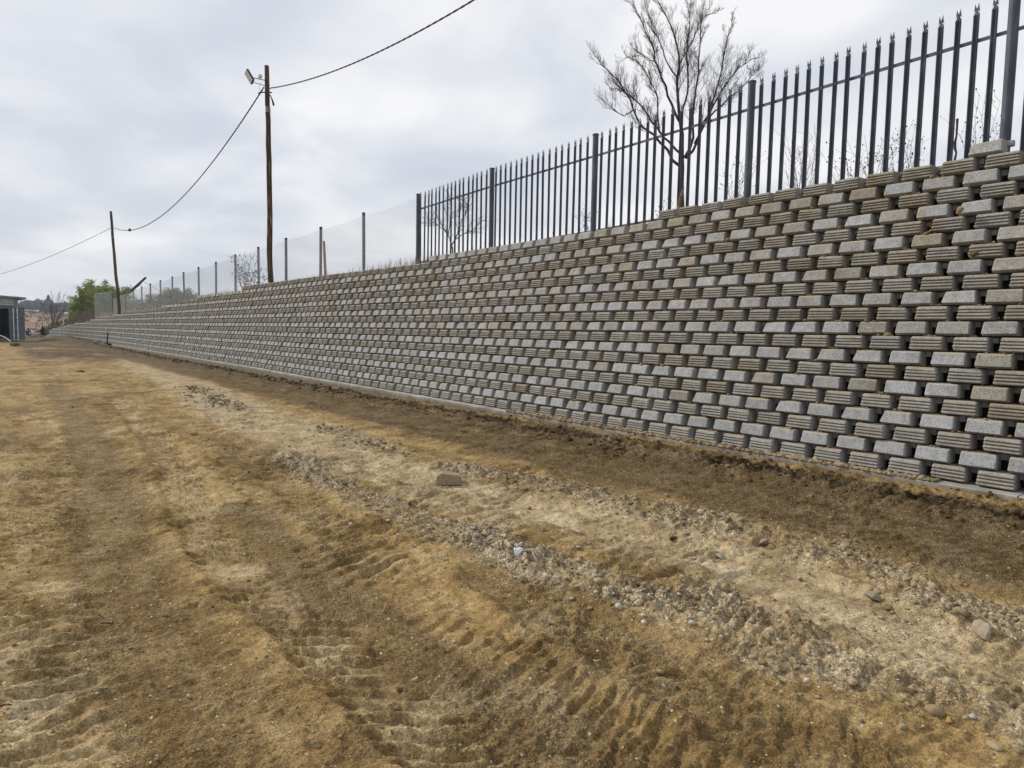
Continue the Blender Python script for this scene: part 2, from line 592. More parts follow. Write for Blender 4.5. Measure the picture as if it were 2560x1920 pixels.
# ------------------------------------------------------------------ ground
P1 = [(3.35, 0.2), (3.5, 0.86), (3.75, 1.57), (3.83, 2.83), (3.73, 3.88), (3.47, 4.79), (3.40, 6.5), (3.32, 8.81), (3.24, 10.73), (3.4, 14)]
P2 = [(3.46, 8.08), (3.63, 11.5), (3.7, 13.99), (4.11, 18.98), (4.51, 25.42), (4.88, 34.81)]
K1 = [(4.05, 0.2), (4.12, 1.03), (4.24, 1.53), (4.6, 2.42), (4.56, 3.16), (4.38, 3.98), (4.23, 5.44), (4.01, 6.15)]
K2 = [(2.95, 1.75), (2.88, 2.11), (2.87, 2.58), (2.79, 3.32), (2.76, 4.09), (2.65, 4.96), (2.61, 5.77), (2.75, 7.6)]
K3 = [(3.15, 0.2), (3.15, 0.76), (3.11, 1.29), (3.13, 1.87), (3.14, 2.31)]
K4 = [(3.55, 12.5), (3.7, 14.5), (4.0, 18.0)]
K5 = [(3.95, 7.2), (3.98, 8.2), (3.95, 9.6)]
WB = [(5.9, 0.0), (6.0, 1.5), (6.3, 2.9), (6.35, 4.87), (6.35, 7.35), (6.15, 10.82), (6.3, 15.58), (6.4, 23.34), (6.6, 37.15), (6.3, 59.94), (5.5, 70)]
T1 = [(6.25, 0.3), (6.35, 1.63), (6.5, 2.82), (6.50, 4.32), (6.45, 6.54), (6.45, 7.8)]
T2 = [(0.98, 1.6), (1.05, 2.54), (1.12, 3.3), (1.24, 4.51), (1.42, 6.14), (1.6, 8.32), (1.52, 11.42), (1.14, 16.35)]
T3 = [(0.10, 1.8), (0.14, 2.82), (0.22, 3.63), (0.4, 5.08), (0.76, 7.21), (1.26, 12.84)]
T4 = [(1.75, 0.9), (1.80, 1.72), (1.88, 2.68), (1.95, 3.56), (2.05, 5.08), (2.15, 6.99), (2.1, 9.5)]
T5 = [(3.35, 0.3), (3.7, 1.6), (3.8, 2.9), (3.65, 4.0), (3.42, 5.2), (3.3, 7.0)]
T6 = [(5.3, 0.2), (5.4, 2.0), (5.35, 4.5), (5.2, 8.0), (5.3, 13), (5.7, 22)]
T7 = [(-0.9, 2.6), (-0.6, 4.2), (-0.3, 6.0), (0.1, 9.0)]


def foot_soil(Y):
    return np.interp(Y, [-5, 1.5, 3, 6, 9, 13, 18, 25, 35, 44, 52, 57, 60, 64, 70, 76, 82, 88, 95],
                     [0.16, 0.150, 0.135, 0.135, 0.095, 0.05, 0.0, -0.03, -0.03, -0.01, 0.02, 0.08, 0.26, 0.22, 0.33, 0.42, 0.22, 0.05, 0.0])


def clods(x, y, cell, seed, dens, asp=0.8):
    cx = np.floor(x / cell).astype(np.int64); cy = np.floor(y / cell).astype(np.int64)
    out = np.zeros(x.shape)
    for i in (-1, 0, 1):
        for j in (-1, 0, 1):
            h1 = _hash(cx + i, cy + j, seed) / 4294967296.0; h2 = _hash(cx + i, cy + j, seed + 7) / 4294967296.0
            h3 = _hash(cx + i, cy + j, seed + 13) / 4294967296.0; h4 = _hash(cx + i, cy + j, seed + 19) / 4294967296.0
            qx = (cx + i + h1) * cell; qy = (cy + j + h2) * cell
            R = cell * (0.18 + 0.52 * h3 ** 1.5)
            d2 = ((x - qx) * (0.8 + 0.5 * h4)) ** 2 + ((y - qy) * (1.3 - 0.5 * h4)) ** 2
            out = np.maximum(out, np.sqrt(np.maximum(R * R - d2, 0)) * asp * (h4 < dens))
    return out


TRK_T = [(0.55, 1.4), (0.57, 2.32), (0.58, 3.04), (0.63, 4.23), (0.75, 5.77), (0.93, 7.78), (1.17, 11.84), (1.37, 20.25)]
TRK_L = [(0.0, 2.6), (0.06, 3.5), (0.19, 4.4), (0.3, 5.43), (0.48, 7.16), (0.88, 10.97), (1.19, 17.6)]
TRK_M = [(1.25, 1.0), (1.25, 1.81), (1.27, 2.5), (1.23, 3.43), (1.18, 4.29), (1.27, 5.57), (1.55, 7.65), (1.76, 9.55), (2.14, 15.99)]
TRK_R1 = [(1.82, 3.31), (1.78, 4.07), (1.92, 5.46), (2.17, 7.54), (2.48, 10.53), (2.94, 16.74)]
TRK_R2 = [(1.81, 1.0), (1.81, 1.93), (1.86, 2.71), (1.95, 3.56), (2.12, 4.85), (2.33, 6.88), (2.62, 9.47)]
TRK_D = [(1.62, 0.8), (1.62, 1.6), (1.60, 2.5), (1.57, 3.51), (1.56, 4.34), (1.62, 5.6)]
TRK_X = [(2.2, 0.6), (2.3, 1.3), (2.35, 2.2), (2.4, 3.2)]


def ground_h(x, y, detail=True):
    x = np.asarray(x, float); y = np.asarray(y, float)
    r = np.hypot(x, y)
    bx = base_x(np.clip(y, -6, 92))
    d = bx - x                                   # distance out from the wall foot
    h = 0.035 * fbm(x * 0.35, y * 0.35, 3, 3) + 0.02 * fbm(x * 1.1, y * 0.8, 2, 9)
    near = 1 - sstep(90, 120, y)
    w = np.exp(-np.maximum(d - 0.08, 0) / 0.42) * near * sstep(-8, -3, y)
    far = sstep(56, 66, y) * (1 - sstep(90, 100, y))
    w = np.maximum(w, far * (1 - sstep(0.8, 3.6, d)) * near)
    h = h * (1 - w) + w * (foot_soil(y) + 0.02 * fbm(x * 3, y * 2.2, 3, 21) + far * 0.06 * fbm(x * 1.2, y * .8, 3, 5))
    # spoil mound in front of the gap at the end of the wall
    h = h + 0.10 * np.exp(-(((x - 4.6) / 2.2) ** 2 + ((y - 66) / 3.5) ** 2)) * (1 + fbm(x * 1.4, y * 1.1, 3, 6))
    # low windrow of loose spoil standing off the footing
    h = h + 0.05 * np.exp(-((d - 0.42 - 0.1 * np.sin(y * .7)) / 0.17) ** 2) * near * (0.6 + 0.8 * fbm(x * 4, y * 3, 3, 31)) * (r < 62)
    # far hillside
    h = h + np.where(y > 0, np.interp(r, [0, 95, 130, 180, 300, 460, 620, 900, 2500], [0, 0, 0.3, 1.3, 4.2, 8.0, 9.5, 9.0, 8.0]), 0.0) * sstep(-0.3, 0.5, y / np.maximum(r, 1))
    # wall interior: keep the sheet down below the footing
    ins = sstep(0.02, -0.12, d) * (y > -12) * (y < 96) * (1 - sstep(89, 95, y))
    h = h * (1 - ins) + (-0.35) * ins
    if not detail:
        return h
    m = (r < 75) & (d > -0.3)
    if not m.any():
        return h
    xs = x[m]; ys = y[m]
    rr = r[m]
    fade = 1 - sstep(28, 70, rr)
    a = np.zeros(xs.shape)
    # ragged coarse soil
    fx = fbm(xs * 5.0, ys * 4.0, 4, 41, 0.6)
    a += 0.018 * fx
    rub = np.zeros(xs.shape)
    for pts, hh, sg in ((K1, 0.042, 0.22), (K2, 0.030, 0.17), (K3, 0.018, 0.16), (K4, 0.03, 0.25), (K5, 0.025, 0.16)):
        dd, run, side = polydist(xs, ys, pts)
        dd = dd + 0.12 * fbm(xs * 2.3, ys * 2.3, 2, 77)
        g = np.exp(-(dd / sg) ** 2)
        a += hh * g * (0.55 + 0.9 * fbm(xs * 7, ys * 7, 3, 51))
        rub = np.maximum(rub, g)
    wx = 0.5 * fbm(xs * 1.1, ys * 1.1, 2, 401); wy = 0.5 * fbm(xs * 1.1 + 9, ys * 1.1, 2, 402)
    near_ = 1 - sstep(9, 20, rr)
    fl = fbm(xs * 2.6 + wx, ys * 8.5 + wy * 3, 3, 411, 0.6)
    a += 0.018 * np.tanh(6.0 * fl) * (0.35 + 0.65 * sstep(-0.15, 0.2, fbm(xs * 0.5, ys * 0.45, 2, 412)))
    fl2 = fbm(xs * 7.5 + wx * 2, ys * 19 + wy * 5, 2, 413, 0.6)
    g2 = 0.25 + 0.75 * sstep(-0.08, 0.2, fbm(xs * 0.85 + 4, ys * 0.6, 3, 415))
    a += 0.0085 * np.tanh(6.0 * fl2) * near_ * g2
    dR, _, _ = polydist(xs, ys, [(2.62, 7.2), (2.72, 5.9), (2.84, 5.0), (2.98, 4.2), (3.1, 3.3)])
    a -= 0.045 * np.exp(-((dR + 0.03 * fbm(xs * 4, ys * 4, 2, 5)) / 0.06) ** 2)
    a += 0.10 * sstep(30, 40, ys) * np.maximum(fbm(xs * 0.9, ys * 0.5, 3, 421, 0.6), -0.1) * sstep(1.5, 2.6, xs) / np.maximum(1 - sstep(28, 72, rr), 0.25)
    cl = np.maximum(fbm(xs * 15, ys * 15, 3, 61, 0.6), -0.15)
    a += (0.010 + 0.012 * rub) * cl
    a += 0.010 * np.abs(fbm(xs * 9, ys * 5.5, 3, 66, 0.6)) * sstep(0.0, 0.2, fbm(xs * 0.7, ys * 0.6, 2, 67) + 0.1)
    rub = rub * (0.35 + 0.65 * sstep(-0.15, 0.18, fbm(xs * 2.1, ys * 1.3, 3, 88)))
    dn = np.clip(rub * 1.1 + 0.05, 0, 0.95)
    ro = fbm(xs * 40, ys * 40, 2, 83)
    wxy = 0.02 * fbm(xs * 9, ys * 9, 2, 85)
    c1 = clods(xs + wxy, ys - wxy, 0.115, 301, dn * (rub > 0.25)) ; c2 = clods(xs - wxy, ys + wxy, 0.052, 311, dn)
    a += (c1 * 0.75 + c2 * 0.65) * (1 + 0.4 * ro) * (0.4 + 0.6 * np.clip(rub * 2, 0, 1))
    # machine tracks: cross ridges with rounded crests and sharp valleys
    for pts, wd, lam, amp, dep, sk in ((TRK_L, 0.28, 0.150, 0.042, 0.010, 0.15), (TRK_M, 0.20, 0.155, 0.042, 0.020, 0.75), (TRK_R1, 0.26, 0.185, 0.036, 0.006, -0.35),
                                       (TRK_R2, 0.22, 0.165, 0.024, 0.014, -0.45), (T5, 0.26, 0.21, 0.008, 0.020, 0.4), (T6, 0.30, 0.18, 0.016, 0.014, 0.5),
                                       (TRK_X, 0.22, 0.20, 0.020, 0.012, 0.9), (T7, 0.26, 0.16, 0.036, 0.012, 0.3), (T1, 0.17, 0.19, 0.055, -0.016, 0.5)):
        dd, run, side = polydist(xs, ys, pts)
        we = wd * (1 + 0.35 * fbm(xs * 1.5, ys * 1.5, 2, 90))
        inn = 1 - sstep(we * 0.75, we * 1.15, dd)
        ph = (run + sk * side * dd) * math.pi / (lam * 0.78) + 1.1 * fbm(xs * 2.4, ys * 1.8, 3, 91)
        u_ = (ph / math.pi) % 1.0
        rid = np.where(u_ < 0.16, u_ / 0.16, ((1 - u_) / 0.84) ** 0.9) - 0.6
        gate = 0.25 + 0.75 * sstep(-0.25, 0.10, fbm(xs * 1.6 + 5, ys * 1.1, 2, 97))
        a += inn * (-dep + 1.35 * amp * rid * gate * (0.8 + 0.9 * fbm(xs * 6, ys * 6, 2, 98)))
        a += 0.020 * np.exp(-((dd - we * 1.2) / 0.06) ** 2) * (0.5 + fbm(xs * 4, ys * 4, 2, 99))
    # crumbly smoothed strips
    for pts, wd in ((TRK_T, 0.26), (TRK_D, 0.22)):
        dd, run, side = polydist(xs, ys, pts)
        inn = 1 - sstep(wd * 0.6, wd * 1.1, dd)
        a = a * (1 - 0.5 * inn) + inn * (-0.018 + 0.55 * clods(xs, ys, 0.035, 333, np.full(xs.shape, 0.75)) * (rr < 8))
    a += 0.0075 * g2 * fbm(xs * 34, ys * 34, 2, 71) * (1 - sstep(7, 12, rr))
    h[m] += a * fade
    return h


def soil_weights(x, y):
    r = np.hypot(x, y)
    z = np.zeros(x.shape)
    pale = z.copy(); dark = z.copy(); rub = z.copy()
    jit = 0.22 * fbm(x * 1.3, y * 0.9, 4, 201)
    for pts, s, k in ((P1, 0.55, 1.0), (P2, 0.75, 0.9)):
        d, _, _ = polydist(x, y, pts)
        pale = np.maximum(pale, k * (1 - sstep(s * 0.45, s * 1.25, d + jit)))
    for pts, s, k in ((K1, 0.34, 0.80), (K2, 0.27, 0.95), (K3, 0.22, 0.85), (K4, 0.5, 1.0), (K5, 0.25, 0.9)):
        d, _, _ = polydist(x, y, pts)
        rub = np.maximum(rub, k * (1 - sstep(s * 0.2, s * 1.25, d + jit * 1.0)) * (0.45 + 0.55 * sstep(-0.15, 0.15, fbm(x * 2.1, y * 1.3, 3, 88))))
    for pts, wd, k in ((TRK_M, 0.17, 0.42), (TRK_L, 0.26, 0.16), ([(0.30, 1.6), (0.20, 2.56), (0.08, 3.24), (-0.05, 4.0)], 0.26, 0.42), ([(-0.5, 2.0), (-0.4, 3.5)], 0.45, 0.35)):
        d, _, _ = polydist(x, y, pts)
        pale = np.maximum(pale, k * (1 - sstep(wd * 0.5, wd * 1.25, d + jit * 0.5)))
    for pts, wd, k in ((TRK_T, 0.30, 0.34), (TRK_D, 0.24, 0.40), (TRK_X, 0.3, 0.30), ([(2.0, 4.5), (2.15, 6.5), (2.4, 9.0)], 0.22, 0.22)):
        d, _, _ = polydist(x, y, pts)
        dark = np.maximum(dark, k * (1 - sstep(wd * 0.5, wd * 1.2, d + jit * 0.6)))
    # tan light patches at the lower left
    pale = np.maximum(pale, 0.30 * sstep(0.10, 0.35, fbm(x * 0.9 - 2, y * 0.7, 3, 211)) * sstep(3.0, 1.5, x))
    d, _, _ = polydist(x, y, WB)
    wb = np.interp(y, [0, 8, 20, 40, 60], [0.75, 0.95, 1.3, 1.8, 2.8])
    dark = np.maximum(dark, 0.66 * (1 - sstep(wb * 0.35, wb * 1.3, d + jit * 2)))
    dark = np.maximum(dark, 0.60 * sstep(4.55, 5.1, x + jit) * (y < 60))
    # darker crumbly streaks in the tan yard
    dark = np.maximum(dark, 0.36 * sstep(0.06, 0.40, fbm(x * 0.9 + 7, y * 0.45 + 3, 4, 221)) * sstep(3.2, 2.2, x))
    # loose dark spoil against the footing
    bx = base_x(np.clip(y, -6, 92)); dd = bx - x
    heap = 1.15 * np.exp(-((dd - 0.48 - 0.08 * fbm(x * .5, y * 1.1, 2, 7)) / 0.17) ** 2) * sstep(-0.20, 0.0, fbm(x * 1.2, y * 0.8, 3, 231) + 0.05)
    dark = np.maximum(dark, heap)
    dark = np.where(dd < 0.27, np.minimum(dark, 0.2), dark); dark = np.minimum(dark, 1.0)
    far = sstep(29, 38, y + 3 * fbm(x * .6, y * .2, 2, 3)) * sstep(1.2, 2.2, x + 0.4 * fbm(x * .3, y * .3, 2, 8))
    dark = np.maximum(dark, 0.78 * far * sstep(-0.30, 0.05, fbm(x * 0.5, y * 0.25, 3, 241) + 0.10))
    dark = np.where((y > 60) & (y < 92), np.maximum(dark, 0.8 * (1 - sstep(2.5, 4.5, dd)) * sstep(-0.35, -0.1, fbm(x * .6, y * .3, 2, 77))), dark)
    band = np.exp(-((y - 47 - 2 * np.sin(x)) / 5.0) ** 2) * sstep(2.5, 4.0, x)
    dark = np.maximum(dark, 0.7 * band)
    field = sstep(88, 100, r)
    return np.stack([pale, dark, rub, field], 1)


def build_ground():
    # rings of growing radius round the spot below the camera, denser to the front
    az0 = math.atan2(FW[0], FW[1])
    dense = np.linspace(-0.73, 0.75, 660)
    left = np.linspace(-math.pi, -0.73, 70)[:-1]
    right = np.linspace(0.75, math.pi, 70)[1:-1]
    az = az0 + np.concatenate([left, dense, right])
    r1 = np.concatenate([np.exp(np.linspace(math.log(1.3), math.log(24.0), 700))[:-1], np.exp(np.linspace(math.log(24.0), math.log(85.0), 110))])
    r2 = np.exp(np.linspace(math.log(85.0), math.log(900.0), 36))[1:]
    r0 = np.array([0.25, 0.6, 1.0])
    rs = np.concatenate([r0, r1, r2])
    A, Rr = np.meshgrid(az, rs)
    X = (Rr * np.sin(A)).ravel(); Y = (Rr * np.cos(A)).ravel()
    Z = ground_h(X, Y)
    nr, na = len(rs), len(az)
    idx = np.arange(nr * na).reshape(nr, na)
    a = idx[:-1, :]; b = idx[1:, :]
    a2 = np.roll(a, -1, 1); b2 = np.roll(b, -1, 1)
    F = np.stack([a.ravel(), a2.ravel(), b2.ravel(), b.ravel()], 1)[:, ::-1]
    sw = soil_weights(X, Y)
    V = np.stack([X, Y, Z], 1)
    # closing fan in the middle
    V = np.vstack([V, [[0, 0, float(ground_h(np.array([0.0]), np.array([0.0]))[0])]]])
    sw = np.vstack([sw, sw[:1]])
    c = len(V) - 1
    first = idx[0]
    fan = np.stack([first, np.roll(first, -1), np.full(na, c), np.full(na, c)], 1)
    # fan as degenerate-free triangles kept in a separate small list
    o = np_mesh('ground', V, F, M_soil, smooth=True, attr=sw, attrname='soil')
    bmv = [tuple(V[i]) for i in first] + [tuple(V[c])]
    mb = MB(); mb.add(bmv, [(k, len(first), (k + 1) % na) for k in range(na)])
    me2 = mb.build('ground_middle', M_soil, o)
    meta(o, kind='structure')
    meta(me2, kind='structure')
    return o


GROUND = build_ground()


def gz(x, y):
    return float(ground_h(np.array([float(x)]), np.array([float(y)]))[0])


# ------------------------------------------------------------------ retaining wall blocks
SMOOTH = [(0.20, 0.006), (0.046, 0.006), (0.000, 0.028), (0.027, 0.128), (0.046, 0.144), (0.20, 0.146)]
RIBBED = [(0.20, 0.006), (0.046, 0.006), (0.002, 0.022), (0.003, 0.033), (0.028, 0.042), (0.028, 0.048), (0.008, 0.055), (0.011, 0.066), (0.034, 0.074), (0.034, 0.080),
          (0.015, 0.086), (0.018, 0.096), (0.040, 0.103), (0.040, 0.109), (0.022, 0.115), (0.028, 0.132), (0.048, 0.144), (0.20, 0.146)]


def block_mesh(profile, wtop=0.274, wbot=0.290, cham=0.009, jit=0.0, full=True, rng=None):
    """local axes: x into the wall, y along it, z up; origin at the lower front edge middle"""
    n = len(profile)
    secs = [(-1, 0.007), (-(1 - 2 * cham / wbot), 0.0), ((1 - 2 * cham / wbot), 0.0), (1, 0.007)] if full else [(-1, 0.004), (1, 0.004)]
    V = []
    for s, du in secs:
        for (u, z) in profile:
            hw = (wbot + (wtop - wbot) * z / 0.148) / 2
            fr = max(0.0, 1 - u / 0.08)
            uu = u + du * (1 if u < 0.1 else 0)
            zz = z
            if du > 0.005 and u < 0.1:
                zz = z + (0.003 if z < 0.05 else -0.003)
            V.append([uu, s * hw, zz])
    V = np.array(V)
    if rng is not None and jit > 0:
        V[:, 0] += rng.normal(0, jit, len(V)); V[:, 2] += rng.normal(0, jit * 0.4, len(V)); V[:, 1] += rng.normal(0, jit * 0.6, len(V))
    V = [tuple(p) for p in V]
    F = []
    for s in range(len(secs) - 1):
        for i in range(n - 1):
            a = s * n + i; b = s * n + i + 1
            F.append((a, a + n, b + n, b))
    F.append(tuple(range(n - 1, -1, -1))[::-1]); F.append(tuple((len(secs) - 1) * n + i for i in range(n))[::-1])
    # side wings that key into the neighbours, well behind the nose
    b = len(V)
    y0 = -PITCH / 2 + 0.003; y1 = PITCH / 2 - 0.003
    for x in (0.175, 0.235):
        for (yy, zz) in ((y0, 0.092), (y1, 0.092), (y1, 0.144), (y0, 0.144)):
            V.append((x, yy, zz))
    F += [(b, b + 3, b + 2, b + 1), (b, b + 1, b + 5, b + 4), (b + 2, b + 3, b + 7, b + 6), (b + 1, b + 2, b + 6, b + 5), (b + 3, b, b + 4, b + 7)]
    return V, F


def mesh_of(name, VF, mat):
    me = bpy.data.meshes.new(name)
    me.from_pydata(VF[0], [], VF[1])
    me.materials.append(mat); me.update()
    return me


rb = np.random.default_rng(3)
VAR_S = [block_mesh(SMOOTH, jit=0.0018, rng=rb, wtop=0.274 + d) for d in (0.0, 0.004, -0.006, 0.002, -0.008, 0.0)]
VAR_R = [block_mesh(RIBBED, jit=0.0014, rng=rb, wtop=0.274 + d) for d in (0.0, 0.004, -0.004, 0.002, -0.002, 0.0)]


def chip(vf, corner, amt):
    V, F = vf
    V = [list(v) for v in V]
    sy, sz = corner
    for v in V:
        if v[0] < 0.075 and v[1] * sy > 0.11 and ((v[2] > 0.11) if sz > 0 else (v[2] < 0.04)):
            v[0] += amt; v[1] -= sy * amt * 0.9; v[2] -= sz * amt * 0.5
    return [tuple(v) for v in V], F


VAR_S[2] = chip(VAR_S[2], (1, 1), 0.012); VAR_S[4] = chip(VAR_S[4], (-1, -1), 0.010); VAR_R[3] = chip(VAR_R[3], (1, -1), 0.010); VAR_R[5] = chip(VAR_R[5], (-1, 1), 0.013)
FAR_S = block_mesh(SMOOTH, full=False)
FAR_R = block_mesh([RIBBED[i] for i in range(len(RIBBED))], full=False)
ME_S = [mesh_of('smooth_block', v, M_block) for v in VAR_S]
ME_R = [mesh_of('ribbed_block', v, M_ribbed) for v in VAR_R]

slots = []
ncol = int((Y_END + 3.0) / PITCH) + 2
maxc = 22
for k in range(maxc):
    off = 0.0 if k % 2 == 0 else PITCH / 2
    phase = 0.06
    for c in range(ncol):
        Y = -2.6 + phase + off + c * PITCH + (0.03 if k % 2 == 0 else 0.0)
        if Y > Y_END or courses(Y) <= k:
            continue
        if k == 21 and Y < 2.3:
            # only part of the topmost course has been laid
            if Y > 2.0 or Y < 1.1:
                continue
        slots.append((k, Y))
rs_ = np.random.default_rng(21)
place = []
for (k, Y) in slots:
    z = FT + k * RH
    X = float(face_x(Y, z + 0.075)) - float(batter(Y)) * 0.5
    X += rs_.normal(0, 0.0075)
    place.append((k, X, Y + rs_.normal(0, 0.0035), z + rs_.normal(0, 0.0010), wall_tan(Y) + rs_.normal(0, 0.018), rs_.random()))

wall = empty('retaining_wall', (float(base_x(0.0)), 0.0, FT), 'long leaning retaining wall of grey concrete blocks, plain and ribbed courses alternating', 'retaining wall')
wl = np.array(wall.location)


def xf(V, X, Y, Z, ang):
    V = np.asarray(V)
    c, s = math.cos(ang), math.sin(ang)
    # local y runs along the wall (+Y turned by -ang), local x into the wall
    out = np.empty_like(V)
    out[:, 0] = X + V[:, 0] * c + V[:, 1] * s
    out[:, 1] = Y - V[:, 0] * s + V[:, 1] * c
    out[:, 2] = Z + V[:, 2]
    return out


cand = {0: [], 1: []}
for i, (k, X, Y, Z, a, t) in enumerate(place):
    q = np.array([X, Y, Z + 0.07]) - CAM
    depth = q @ FW
    if depth > 0.5:
        sx = 1280 + 1700 * (q @ RR) / depth
        sy = 960 - 1700 * (q @ UU) / depth
        if -60 < sx < 2640 and -60 < sy < 1980:
            cand[k % 2].append((depth, i))
single = {0: set(i for _, i in sorted(cand[0])[:300]), 1: set(i for _, i in sorted(cand[1])[:300])}
accV = {0: [], 1: []}; accF = {0: [], 1: []}; accT = {0: [], 1: []}; nb = {0: 0, 1: 0}
for i, (k, X, Y, Z, a, t) in enumerate(place):
    p = k % 2          # even courses ribbed, odd courses smooth
    if i in single[p]:
        me = (ME_R if p == 0 else ME_S)[int(t * 5.999)]
        o = bpy.data.objects.new('ribbed_block' if p == 0 else 'smooth_block', me)
        COL.objects.link(o)
        o.parent = wall
        o.location = (X - wl[0], Y - wl[1], Z - wl[2])
        o.rotation_euler = (0, 0, -a)
        continue
    near = (Y < 24)
    VF = ((VAR_R if p == 0 else VAR_S)[int(t * 5.999)]) if near else (FAR_R if p == 0 else FAR_S)
    V = xf(VF[0], X, Y, Z, a)
    b = nb[p]
    accV[p].append(V)
    accF[p].extend([tuple(b + j for j in f) for f in VF[1]])
    accT[p].append(np.full(len(V), (i * 0.61803) % 1.0))
    nb[p] += len(V)
for p, nm in ((0, 'ribbed_block_mass'), (1, 'smooth_block_mass')):
    V = np.vstack(accV[p]) - wl
    me = bpy.data.meshes.new(nm)
    me.from_pydata(V.tolist(), [], accF[p])
    at = me.attributes.new('tint', 'FLOAT', 'POINT'); at.data.foreach_set('value', np.concatenate(accT[p]).astype(np.float32))
    me.materials.append(M_ribbed if p == 0 else M_block); me.update()
    o = link(nm, me, wall)
    meta(o, kind='stuff')

# footing: cast beam in lengths with joints
Ys = np.arange(-3.0, 57.4, 2.42)
for i in range(len(Ys) - 1):
    y0, y1 = Ys[i] + 0.006, Ys[i + 1] - 0.006
    mb = MB()
    n = 7
    yy = np.linspace(y0, y1, n)
    sec = lambda y: [(float(base_x(y)) - 0.125, y, -0.30), (float(base_x(y)) - 0.12, y, FT - 0.012), (float(base_x(y)) - 0.108, y, FT - 0.002),
                     (float(base_x(y)) + 0.3, y, FT - 0.002), (float(base_x(y)) + 0.3, y, -0.30)]
    vs = [q for y in yy for q in sec(y)]
    fs = []
    for j in range(n - 1):
        for k in range(5):
            a = j * 5 + k; b = j * 5 + (k + 1) % 5
            fs.append((a, b, b + 5, a + 5))
    fs.append((4, 3, 2, 1, 0)); fs.append(tuple((n - 1) * 5 + k for k in range(5)))
    vs = [tuple(np.array(v) - wl) for v in vs]
    mb.add(vs, fs)
    mb.build('footing', M_foot, wall)

# dark gap (expansion joint) board near the far end
mb = MB()
for k in range(6):
    z = FT + k * RH
    y = 57.9
    x = float(face_x(y, z))
    mb.box(x - 0.05 - wl[0], x + 0.1 - wl[0], y - 0.05 - wl[1], y + 0.06 - wl[1], z - 0.1 - wl[2], z + RH - 0.1 - wl[2])
mb.build('joint_strip', M_dark, wall)
# thin white hose hanging over the far courses
mb = MB()
pts = [tuple(CAM + 65.0 * (FW + (x - 1280) / 1700 * RR - (y - 960) / 1700 * UU)) for x, y in ((149, 842), (148.6, 834), (149, 826), (151, 819), (154, 813), (158, 809), (162, 807))]
mb.tube(pts, 0.035, 5)
meta(mb.build('hose', M_white, origin=(pts[0])), 'thin white hose hanging down over the far lowest courses of the wall', 'hose')

# ------------------------------------------------------------------ terrace behind the wall
def build_bank():
    ys = np.concatenate([np.arange(-16, 30, 0.35), np.arange(30, 92, 0.7), np.arange(92, 170, 2.0)])
    rows = []
    for y in ys:
        zt = float(bank_z(y))
        if y < 88.6:
            top = FT + RH * courses(max(min(y, 88.4), -2.5)) - 0.03
            if y < 2.69: top = FT + RH * 21 - 0.03
            x0 = float(base_x(max(y, -6))) + 0.27
            xt = float(face_x(max(y, -6), top)) + 0.24
            prof = [(x0, -0.2), (x0 + (xt - x0) * 0.5, (top - 0.2) * 0.5), (xt, top)]
        else:
            top = zt
            w = min(1.0, (y - 88.6) / 8)
            x0 = 5.95 - 2.5 * w
            xt = 6.9 + 0.8 * w
            prof = [(x0, -0.2), ((x0 + xt) / 2, top * 0.45), (xt, top)]
        for dx in (0.35, 0.8, 1.5, 3, 6, 12, 24, 60):
            zz = zt + 0.05 * math.sin(y * 0.9 + dx) * min(1, dx) + 0.03 * math.sin(y * 2.7 + 2 * dx) - 0.012 * max(0, dx - 1)
            if dx < 0.5: zz = (top + zz) / 2
            prof.append((prof[2][0] + dx, zz))
        prof.append((prof[-1][0] + 0.1, -3))
        rows.append([(px_, y, pz_) for px_, pz_ in prof])
    n = len(rows[0])
    V = [p for r in rows for p in r]
    F = []
    for i in range(len(rows) - 1):
        for j in range(n - 1):
            a = i * n + j
            F.append((a, a + n, a + n + 1, a + 1))
    o = np_mesh('embankment', np.array(V), np.array(F)[:, ::-1], M_bank)
    o.data.materials.append(M_backfill)
    mi = []
    for i in range(len(rows) - 1):
        for j in range(n - 1):
            mi.append(1 if (j < 2 and ys[i] < 88.6) else 0)
    o.data.polygons.foreach_set('material_index', mi)
    meta(o, kind='structure')


build_bank()

# ------------------------------------------------------------------ fences on the terrace
FX = 8.35
POSTY = [2.554 + 2.979 * i for i in range(-1, 21)]


def post_top(Y):
    return float(np.interp(Y, [-6, -0.4, 2.55, 5.548, 8.555, 11.511, 14.454, 17.445, 20.3, 23.26, 26.2, 29.4, 32.2, 35.2, 38.3, 41.3, 44.2, 47.5, 50.4, 53.4, 56.6, 59.7, 62.7],
                           [5.12, 5.04, 4.98, 4.924, 4.860, 4.815, 4.734, 4.666, 4.610, 4.567, 4.515, 4.470, 4.385, 4.335, 4.275, 4.215, 4.159, 4.096, 4.04, 3.954, 3.86, 3.799, 3.722]))


pal = empty('palisade_fence', (FX, 2.554, 3.3), 'grey steel palisade fence with spiked pales standing on top of the block wall', 'palisade fence')
pl = Vector(pal.location)


def round_post(h, r, cap=True):
    mb = MB()
    mb.tube([(0, 0, 0), (0, 0, h)], r, 14)
    return mb


mb = round_post(1.0, 0.05); ME_post = None


def mesh_from_mb(mb, name, mats, smooth=False):
    me = bpy.data.meshes.new(name)
    me.from_pydata(mb.v, [], mb.f)
    if not isinstance(mats, (list, tuple)): mats = [mats]
    for m in mats: me.materials.append(m)
    if len(mats) > 1: me.polygons.foreach_set('material_index', mb.m)
    if smooth: me.polygons.foreach_set('use_smooth', [True] * len(me.polygons))
    me.update()
    return me


